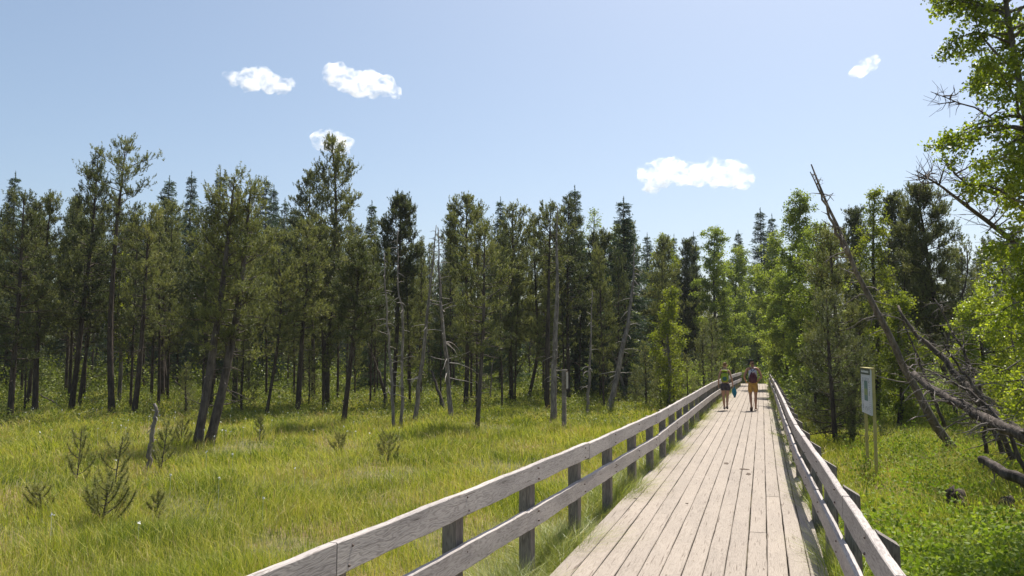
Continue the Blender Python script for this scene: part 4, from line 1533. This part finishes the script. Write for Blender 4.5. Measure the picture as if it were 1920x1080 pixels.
box(mb, (Lp * .5, .0585, ZT - .42), (Lp * .40, .003, .38))
mb.obj('picture', M['panel_green'], pnl)
mb = MB()
box(mb, (Lp * .5, .0612, ZT - .44), (Lp * .38, .002, .12))
mb.obj('picture', M['panel_yel'], pnl)
mb = MB()
for (u, v, s) in ((.14, .19, .07), (.32, .18, .06), (.50, .18, .05), (.68, .18, .06), (.86, .19, .08), (.13, .42, .05), (.88, .44, .06), (.12, .70, .08), (.35, .74, .05), (.55, .73, .08), (.78, .72, .06), (.2, .3, .02), (.8, .3, .02)):
    for j in range(3):
        box(mb, (Lp * (1 - u) + rnd.uniform(-.02, .02), .0585 + .0004 * j, ZT - v - j * s * .4), (s * rnd.uniform(.2, .55), .003, s * .34))
for v in np.arange(.24, .82, .035):
    for u in (.08, .92):
        box(mb, (Lp * u, .0583, ZT - v), (.09, .002, .006))
mb.obj('print', M['ink'], pnl)
mb = MB()
box(mb, (Lp / 2 + .02, .02, ZT + .012), (Lp + .14, .10, .018))
mb.obj('top_cap', M['olive'], sign)

b = G(1058, 810)
mk = thing('marker_post', 'wooden marker post with small framed notice in the meadow', 'marker post', tuple(b), R(4))
HP = top_h(694, depth_of(b))
mb = MB()
box(mb, (0, 0, HP / 2 - .1), (.115, .115, HP + .2))
mb.obj('post', M['post'], mk)
mb = MB()
box(mb, (0.075, .0, HP - .30), (.03, .42, .52))
nb_ = mb.obj('notice_board', M['beam'], mk)
mb = MB()
box(mb, (0.093, 0, HP - .30), (.006, .36, .46))
mb.obj('notice', M['beam_end'], nb_)
mb = MB()
box(mb, (0.02, 0, HP + .008), (.15, .13, .02))
mb.obj('cap', M['rail'], mk)

# ------------------------------------------------------------------ people
M['skin'] = simple_mat('skin', (0.48, 0.27, 0.18), .5, .06, 6)
M['skin_tan'] = simple_mat('tanned_skin', (0.40, 0.21, 0.13), .5, .06, 6)
M['hair'] = simple_mat('light_brown_hair', (0.20, 0.105, 0.045), .6, .3, 60, stretch=(1, 1, .2))
M['hair_dark'] = simple_mat('dark_hair', (0.05, 0.03, 0.02), .6, .3, 60)
M['cap'] = simple_mat('dark_green_cap', (0.045, 0.06, 0.045), .8, .2, 40)
M['tank_white'] = simple_mat('pale_blue_vest', (0.55, 0.58, 0.68), .8, .08, 12)
M['shorts_tan'] = simple_mat('mustard_shorts', (0.50, 0.28, 0.055), .8, .12, 15)
M['shorts_dark'] = simple_mat('dark_patterned_shorts', (0.075, 0.06, 0.075), .8, .6, 60)
M['top_dark'] = simple_mat('teal_top', (0.05, 0.10, 0.11), .8, .1)
M['pack_green'] = simple_mat('lime_rucksack', (0.28, 0.36, 0.02), .6, .12, 20)
M['pack_teal'] = simple_mat('rucksack_panel', (0.04, 0.13, 0.10), .6, .1, 20)
M['pack_red'] = simple_mat('maroon_bag', (0.085, 0.015, 0.025), .6, .2, 20)
M['strap'] = simple_mat('navy_strap', (0.03, 0.025, 0.07), .6, .1)
M['shoe'] = simple_mat('shoe', (0.10, 0.09, 0.09), .7, .2)
M['sandal'] = simple_mat('sandal', (0.07, 0.035, 0.02), .7, .2)
M['teal_cloth'] = simple_mat('teal_cloth', (0.03, 0.25, 0.36), .7, .15, 12)


def skin(name, chains, mat, parent, sub=2):
    """chains: list of [(x,y,z,r) or (x,y,z,rx,ry), ...]; equal first points weld -> one continuous surface"""
    verts, rads, edges, idx = [], [], [], {}
    for ch in chains:
        prev = None
        for p in ch:
            key = tuple(round(c, 4) for c in p[:3])
            if key not in idx:
                idx[key] = len(verts)
                verts.append(p[:3])
                rads.append((p[3], p[4] if len(p) > 4 else p[3]))
            i = idx[key]
            if prev is not None and prev != i:
                edges.append((prev, i))
            prev = i
    me = bpy.data.meshes.new(name)
    me.from_pydata(verts, edges, [])
    me.materials.append(mat)
    o = link(name, me, parent)
    md = o.modifiers.new('skin', 'SKIN')
    md.use_smooth_shade = True
    for i, r in enumerate(rads):
        me.skin_vertices[0].data[i].radius = r
    me.skin_vertices[0].data[0].use_root = True
    s = o.modifiers.new('sub', 'SUBSURF')
    s.levels = s.render_levels = sub
    return o


def hand(w, d, side):
    """five fingers and a palm from wrist w along direction d"""
    w, d = np.array(w), unit(np.array(d, float))
    fwd = np.array([0, 1, 0.0])
    palm = w + d * .06
    lat = fwd - d * (fwd @ d)
    lat = unit(lat)
    out = [[(*w, .022, .026), (*(palm), .016, .036)]]
    for k, L in enumerate((.062, .075, .07, .055)):
        o_ = lat * (.027 - .018 * k)
        a = palm + o_ + d * .02
        c = a + d * L * .5 + np.array([-side * .006, 0, 0])
        e = c + d * L * .4 + np.array([-side * .02, 0, 0])
        out.append([(*palm, .016, .036), (*a, .009), (*c, .008), (*e, .007)])
    th = w + d * .03 + lat * .035
    out.append([(*w, .022, .026), (*th, .011), (*(th + d * .035 + lat * .008), .009)])
    return out


def person(name_label, feet, rz, H, kind):
    k = H / 1.75
    P = thing('person', name_label, 'person', tuple(feet), rz)
    P.scale = (k, k, k)
    male = kind == 'man'
    sk = M['skin_tan'] if male else M['skin']
    pel = (0, 0, .94, .135 if male else .145, .10)
    hipw = .085
    sw = .185 if male else .155
    chains = []
    hx, hy = (-.03, .0) if male else (0, 0.01)
    head = [(0, 0, 1.50, .052), (hx * .3, .012, 1.56, .058, .06), (hx * .5, .02, 1.62, .075, .088), (hx * .5, .018, 1.69, .068, .082), (hx * .5, .015, 1.735, .035, .04)]
    torso = [pel, (0, 0, 1.07, .125 if male else .11, .085), (0, -.005, 1.22, .145 if male else .12, .095), (0, -.01, 1.36, .15 if male else .125, .095), (0, -.005, 1.44, .09, .07), (0, 0, 1.50, .052)]
    chains += [torso, head]
    # face: looks slightly left for the man
    fd = np.array([-.75, .66, 0]) if male else np.array([0, 1.0, 0])
    hc = np.array([hx * .5, .02, 1.62])
    chains.append([(*hc, .075, .088), (*(hc + fd * .085 + np.array([0, 0, -.005])), .016), (*(hc + fd * .108 + np.array([0, 0, -.02])), .010)])
    chains.append([(hx * .3, .012, 1.56, .058, .06), (*(hc + fd * .07 + np.array([0, 0, -.07])), .026)])
    er = np.cross(fd, [0, 0, 1])
    for s in (-1, 1):
        chains.append([(*hc, .075, .088), (*(hc + er * .088 * s + np.array([0, 0, -.005])), .014)])
    # legs
    if male:
        legs = {-1: dict(k=(-.095, .03, .52), a=(-.075, -.16, .16), t=(-.075, -.08, .035), h=(-.075, -.20, .10)),
                1: dict(k=(.085, .04, .50), a=(.075, .02, .085), t=(.09, .16, .022), h=(.075, -.03, .03))}
    else:
        legs = {-1: dict(k=(-.08, .03, .50), a=(-.05, .00, .085), t=(-.055, .14, .022), h=(-.05, -.05, .03)),
                1: dict(k=(.07, .02, .51), a=(.055, -.12, .12), t=(.06, -.02, .025), h=(.055, -.17, .07))}
    for s in (-1, 1):
        L = legs[s]
        hip = (s * hipw, 0, .88, .085)
        kn, an = np.array(L['k']), np.array(L['a'])
        mid = (np.array(hip[:3]) + kn) / 2
        calf = kn * .62 + an * .38 + np.array([0, -.02, 0])
        chains.append([pel, hip, (*mid, .078 if male else .08), (*kn, .052), (*calf, .054), (*(kn * .25 + an * .75), .038), (*an, .034), (*((an + np.array(L['t'])) / 2), .034, .032), (*L['t'], .034, .02)])
        chains.append([(*an, .034), (*L['h'], .03)])
    # arms
    for s in (-1, 1):
        sh = (s * sw, -.005, 1.43, .052 if male else .042)
        if male:
            el = np.array([s * .30, -.07, 1.17])
            wr = np.array([s * .175, .02, 1.02]) if s > 0 else np.array([s * .24, .10, 1.02])
        else:
            el = np.array([s * .235, -.03, 1.14])
            wr = np.array([s * .27, .03, .90]) if s > 0 else np.array([s * .25, .05, .92])
        m1 = (np.array(sh[:3]) + el) / 2
        chains.append([(0, -.005, 1.44, .09, .07), (s * sw * .6, -.005, 1.455, .058), sh, (*m1, .043 if male else .035), (*el, .036 if male else .03), (*((el + wr) / 2), .032 if male else .027), (*wr, .022, .026)])
        chains += hand(wr, wr - el, s)
    skin('body', chains, sk, P, 2)
    # clothing
    o = 1.13
    if male:
        skin('vest', [[(0, 0, .93, .155, .12), (0, 0, 1.07, .145, .105), (0, -.005, 1.22, .16, .11), (0, -.01, 1.36, .158, .108), (0, -.008, 1.43, .10, .085)],
                      [(0, -.008, 1.43, .10, .085), (.085, -.005, 1.475, .045)], [(0, -.008, 1.43, .10, .085), (-.085, -.005, 1.475, .045)]], M['tank_white'], P)
        leg_end, sr, sm = .60, .098, M['shorts_tan']
    else:
        skin('top', [[(0, 0, .98, .145, .115), (0, 0, 1.07, .125, .10), (0, -.005, 1.22, .132, .108), (0, -.01, 1.36, .132, .105), (0, -.008, 1.42, .09, .08)]], M['top_dark'], P)
        leg_end, sr, sm = .69, .108, M['shorts_dark']
    sc_ = [[(0, 0, 1.03, .14, .11), (0, 0, .93, .155, .12)]]
    for s in (-1, 1):
        kn = np.array(legs[s]['k'])
        h_ = np.array([s * hipw, 0, .88])
        tt = (.88 - leg_end) / (.88 - kn[2])
        e_ = h_ + (kn - h_) * tt
        sc_.append([(0, 0, .93, .155, .12), (s * (hipw + .002), 0, .86, sr), (*((h_ + e_) / 2), sr), (*e_, sr * .93)])
    skin('shorts', sc_, sm, P)
    for s in (-1, 1):
        L = legs[s]
        a, t_, h_ = np.array(L['a']), np.array(L['t']), np.array(L['h'])
        mb = MB()
        if male:   # sandal: sole and two straps
            d = unit(t_ - h_)
            up = unit(np.cross(np.cross(d, [0, 0, 1.]), d))
            c = (t_ * 1.1 + h_ * .9) / 2 - up * .045
            lat = unit(np.cross(d, up))
            Rm = np.stack([lat, d, up], 1)
            box(mb, c, (.095, .28, .02), Rm)
            for q in (.25, .75):
                pc = h_ * (1 - q) + t_ * q
                tube(mb, [pc + lat * .047 - up * .03, pc + lat * .035 + up * .03, pc - lat * .035 + up * .03, pc - lat * .047 - up * .03], .009, 5)
            mb.obj('sandal', M['sandal'], P)
        else:
            skin('shoe', [[(*(a + np.array([0, 0, .015])), .046), (*((a + t_) / 2), .045, .042), (*t_, .044, .028)], [(*(a + np.array([0, 0, .015])), .046), (*(h_ + np.array([0, -.01, 0])), .04)]], M['shoe'], P, 1)
    # head wear / hair
    hx5 = hx * .5
    if male:
        skin('hair', [[(hx5 + .012, -.012, 1.60, .078, .082), (hx5 + .01, -.008, 1.66, .08, .086)]], M['hair_dark'], P, 2)
        skin('cap', [[(hx5, .014, 1.685, .088, .10), (hx5, .014, 1.735, .078, .09), (hx5, .012, 1.768, .04, .045)], [(hx5, .014, 1.685, .088, .10), (hx5 - .085, .075, 1.69, .045, .018), (hx5 - .14, .12, 1.68, .04, .012)]], M['cap'], P, 2)
    else:
        skin('hair', [[(0, -.02, 1.60, .075, .075), (0, -.005, 1.66, .088, .098), (0, 0, 1.72, .078, .088), (0, 0, 1.758, .035, .04)], [(0, -.005, 1.66, .088, .098), (0.012, -.085, 1.70, .045), (0.015, -.115, 1.705, .025)]], M['hair'], P, 2)
    return P, k


def local_to_world(P, v):
    a = P.rotation_euler.z
    k = P.scale[0]
    return np.array(P.location) + rotz(a) @ (np.array(v) * k)


fm = G(1413, 769.5, 0.0)
fw = G(1361, 769.0, 0.0)
man, km = person('man in pale vest, mustard shorts and dark cap walking away, head turned left', (fm[0], fm[1], 0.012), R(2), 1.74, 'man')
wom, kw = person('woman in short dark shorts walking away on the left, holding a teal cloth', (fw[0], fw[1], 0.012), R(-2), 1.66, 'woman')


def attach(name, label, cat, P):
    t = thing(name, label, cat, tuple(local_to_world(P, (0, -.12, 1.0))), P.rotation_euler.z)
    t.scale = P.scale
    return t


# woman's rucksack (origin at the small of her back)
t = attach('rucksack', 'lime green hiking rucksack on the back of the woman', 'rucksack', wom)
skin('pack_body', [[(0, -.085, .01, .135, .10), (0, -.09, .12, .15, .115), (0, -.085, .28, .145, .105), (0, -.07, .37, .125, .085)]], M['pack_green'], t)
skin('lid', [[(0, -.085, .40, .135, .095), (0, -.07, .435, .13, .09), (0, -.05, .46, .09, .05)]], M['pack_green'], t)
skin('front_panel', [[(0, -.16, .06, .085, .05), (0, -.175, .16, .09, .045), (0, -.165, .24, .06, .04)]], M['pack_teal'], t)
for s in (-1, 1):
    mb = MB()
    tube(mb, [(s * .09, -.02, .02), (s * .14, .08, .12), (s * .13, .20, .30), (s * .11, .16, .46), (s * .09, .05, .49), (s * .07, -.03, .43)], .014, 6)
    mb.obj('shoulder_strap', M['pack_teal'], t)
# man's drawstring bag
t = attach('drawstring_bag', 'maroon drawstring bag hanging on the back of the man', 'bag', man)
skin('bag_body', [[(0, -.05, -.06, .145, .055), (0, -.08, .06, .16, .08), (0, -.08, .22, .135, .075), (0, -.05, .32, .065, .045), (0, -.04, .36, .035, .03)]], M['pack_red'], t)
for s in (-1, 1):
    mb = MB()
    tube(mb, [(s * .02, -.05, .36), (s * .07, -.01, .44), (s * .095, .06, .49), (s * .12, .18, .40), (s * .14, .17, .2), (s * .13, .02, .0)], .012, 6)
    mb.obj('shoulder_strap', M['strap'], t)
mb = MB()
tube(mb, [(-.03, -.09, .35), (0, -.10, .30), (.03, -.09, .35), (0, -.08, .37), (-.03, -.09, .35)], .008, 5)
mb.obj('cord', M['white'], t)
# teal cloth in the woman's right hand
hp = local_to_world(wom, (.285, .05, .83))
mb = MB()
rows, cols = 8, 9
V = []
for i in range(rows):
    for j in range(cols):
        v = i / (rows - 1)
        u = j / (cols - 1) - .5
        width = (.03 + .15 * math.sin(min(1, v * 1.4) * math.pi / 2)) * (1 if v < .55 else 1 - (v - .55) * 1.7)
        V.append([u * width + .01 + v * .03, .03 * math.sin(j * 1.9 + v * 2) * (.4 + v) + u * .06, .04 - v * .40])
V = np.array(V)
fc = np.array([[i * cols + j, i * cols + j + 1, (i + 1) * cols + j + 1, (i + 1) * cols + j] for i in range(rows - 1) for j in range(cols - 1)])
V2 = V + np.array([0, .012, 0])
mb.add(np.concatenate([V, V2]), [fc, fc[:, ::-1] + len(V)])
o = mb.obj('cloth', M['teal_cloth'], None, True, tuple(hp))
o.rotation_euler = (0, 0, R(-10))
tag(o, 'folded teal cloth hanging from the right hand of the woman', 'cloth')

# ------------------------------------------------------------------ clouds (real volumes, far away)
def cloud_mat():
    m, nt, out = new_mat('cloud_volume')
    co = coord(nt)
    n = noise(nt, mapping(nt, co, (1, 1, 1.3)), 0.045, 8, 0.66, 0.4)
    g = attr(nt) if False else None
    v = nt.nodes.new('ShaderNodeVolumePrincipled')
    v.inputs['Color'].default_value = (1, 1, 1, 1)
    v.inputs['Anisotropy'].default_value = 0.35
    d = nt.nodes.new('ShaderNodeMapRange')
    d.inputs['From Min'].default_value = 0.455
    d.inputs['From Max'].default_value = 0.68
    d.inputs['To Min'].default_value = 0.0
    d.inputs['To Max'].default_value = 0.085
    nt.links.new(n, d.inputs['Value'])
    nt.links.new(d.outputs[0], v.inputs['Density'])
    nt.links.new(v.outputs[0], out.inputs['Volume'])
    return m


M['cloud'] = cloud_mat()


def cloud(label, blobs, seed, D=1500.0):
    """blobs: (px, py, radius_px) measured in the photo; each becomes a ball of the puffy outline"""
    c = W(sum(b[0] for b in blobs) / len(blobs), sum(b[1] for b in blobs) / len(blobs), D)
    rg = np.random.default_rng(seed)
    bm = bmesh.new()
    for (px, py, r) in blobs:
        p = W(px, py, D + rg.uniform(-10, 10)) - c
        bmesh.ops.create_icosphere(bm, subdivisions=3, radius=1.22 * r * D / F, matrix=Matrix.Translation(Vector(p)))
    me = bpy.data.meshes.new('cloud')
    bm.to_mesh(me)
    bm.free()
    me.materials.append(M['cloud'])
    o = link('cloud', me, None, tuple(c))
    r = o.modifiers.new('weld', 'REMESH')
    r.mode = 'VOXEL'
    r.voxel_size = 2.5
    tx = bpy.data.textures.new('puff', 'CLOUDS')
    tx.noise_scale = 16
    dp = o.modifiers.new('puff', 'DISPLACE')
    dp.texture = tx
    dp.strength = 14
    dp.mid_level = .5
    tag(o, label, 'cloud', 'small fair-weather clouds')


cloud('white cloud highest on the left of the sky', [(440, 148, 13), (468, 150, 20), (492, 148, 19), (508, 156, 18), (530, 162, 15), (475, 140, 13), (548, 155, 8), (425, 142, 7)], 1)
cloud('longer white cloud right of the highest left one', [(628, 140, 20), (650, 150, 22), (672, 158, 22), (698, 158, 22), (722, 162, 18), (740, 172, 11), (636, 132, 14), (615, 145, 10)], 2)
cloud('small cloud touching the top of the tallest pine', [(596, 262, 14), (614, 262, 18), (632, 266, 18), (650, 270, 12), (642, 284, 12)], 3)
cloud('widest white cloud low over the boardwalk', [(1215, 325, 18), (1240, 325, 24), (1262, 318, 20), (1285, 325, 20), (1310, 328, 20), (1340, 322, 22), (1365, 325, 24), (1390, 332, 20), (1225, 350, 12), (1212, 355, 8), (1338, 350, 9), (1400, 335, 11)], 4)
cloud('small slanting cloud high on the right of the sky', [(1603, 136, 9), (1616, 130, 13), (1631, 122, 12), (1639, 113, 8)], 5)
cloud('tiny faint cloud next to the big birch', [(1768, 86, 7), (1777, 92, 6)], 6)

# ------------------------------------------------------------------ thin summer haze
mb = MB()
box(mb, (0, 40, 11.5), (420, 330, 27))
m, nt, out = new_mat('haze_air')
v = nt.nodes.new('ShaderNodeVolumePrincipled')
v.inputs['Color'].default_value = (0.85, 0.92, 1.0, 1)
v.inputs['Density'].default_value = 0.00025
v.inputs['Anisotropy'].default_value = 0.2
nt.links.new(v.outputs[0], out.inputs['Volume'])
tag(mb.obj('haze', m), 'thin pale summer haze in the air over the bog', 'haze', kind='stuff')
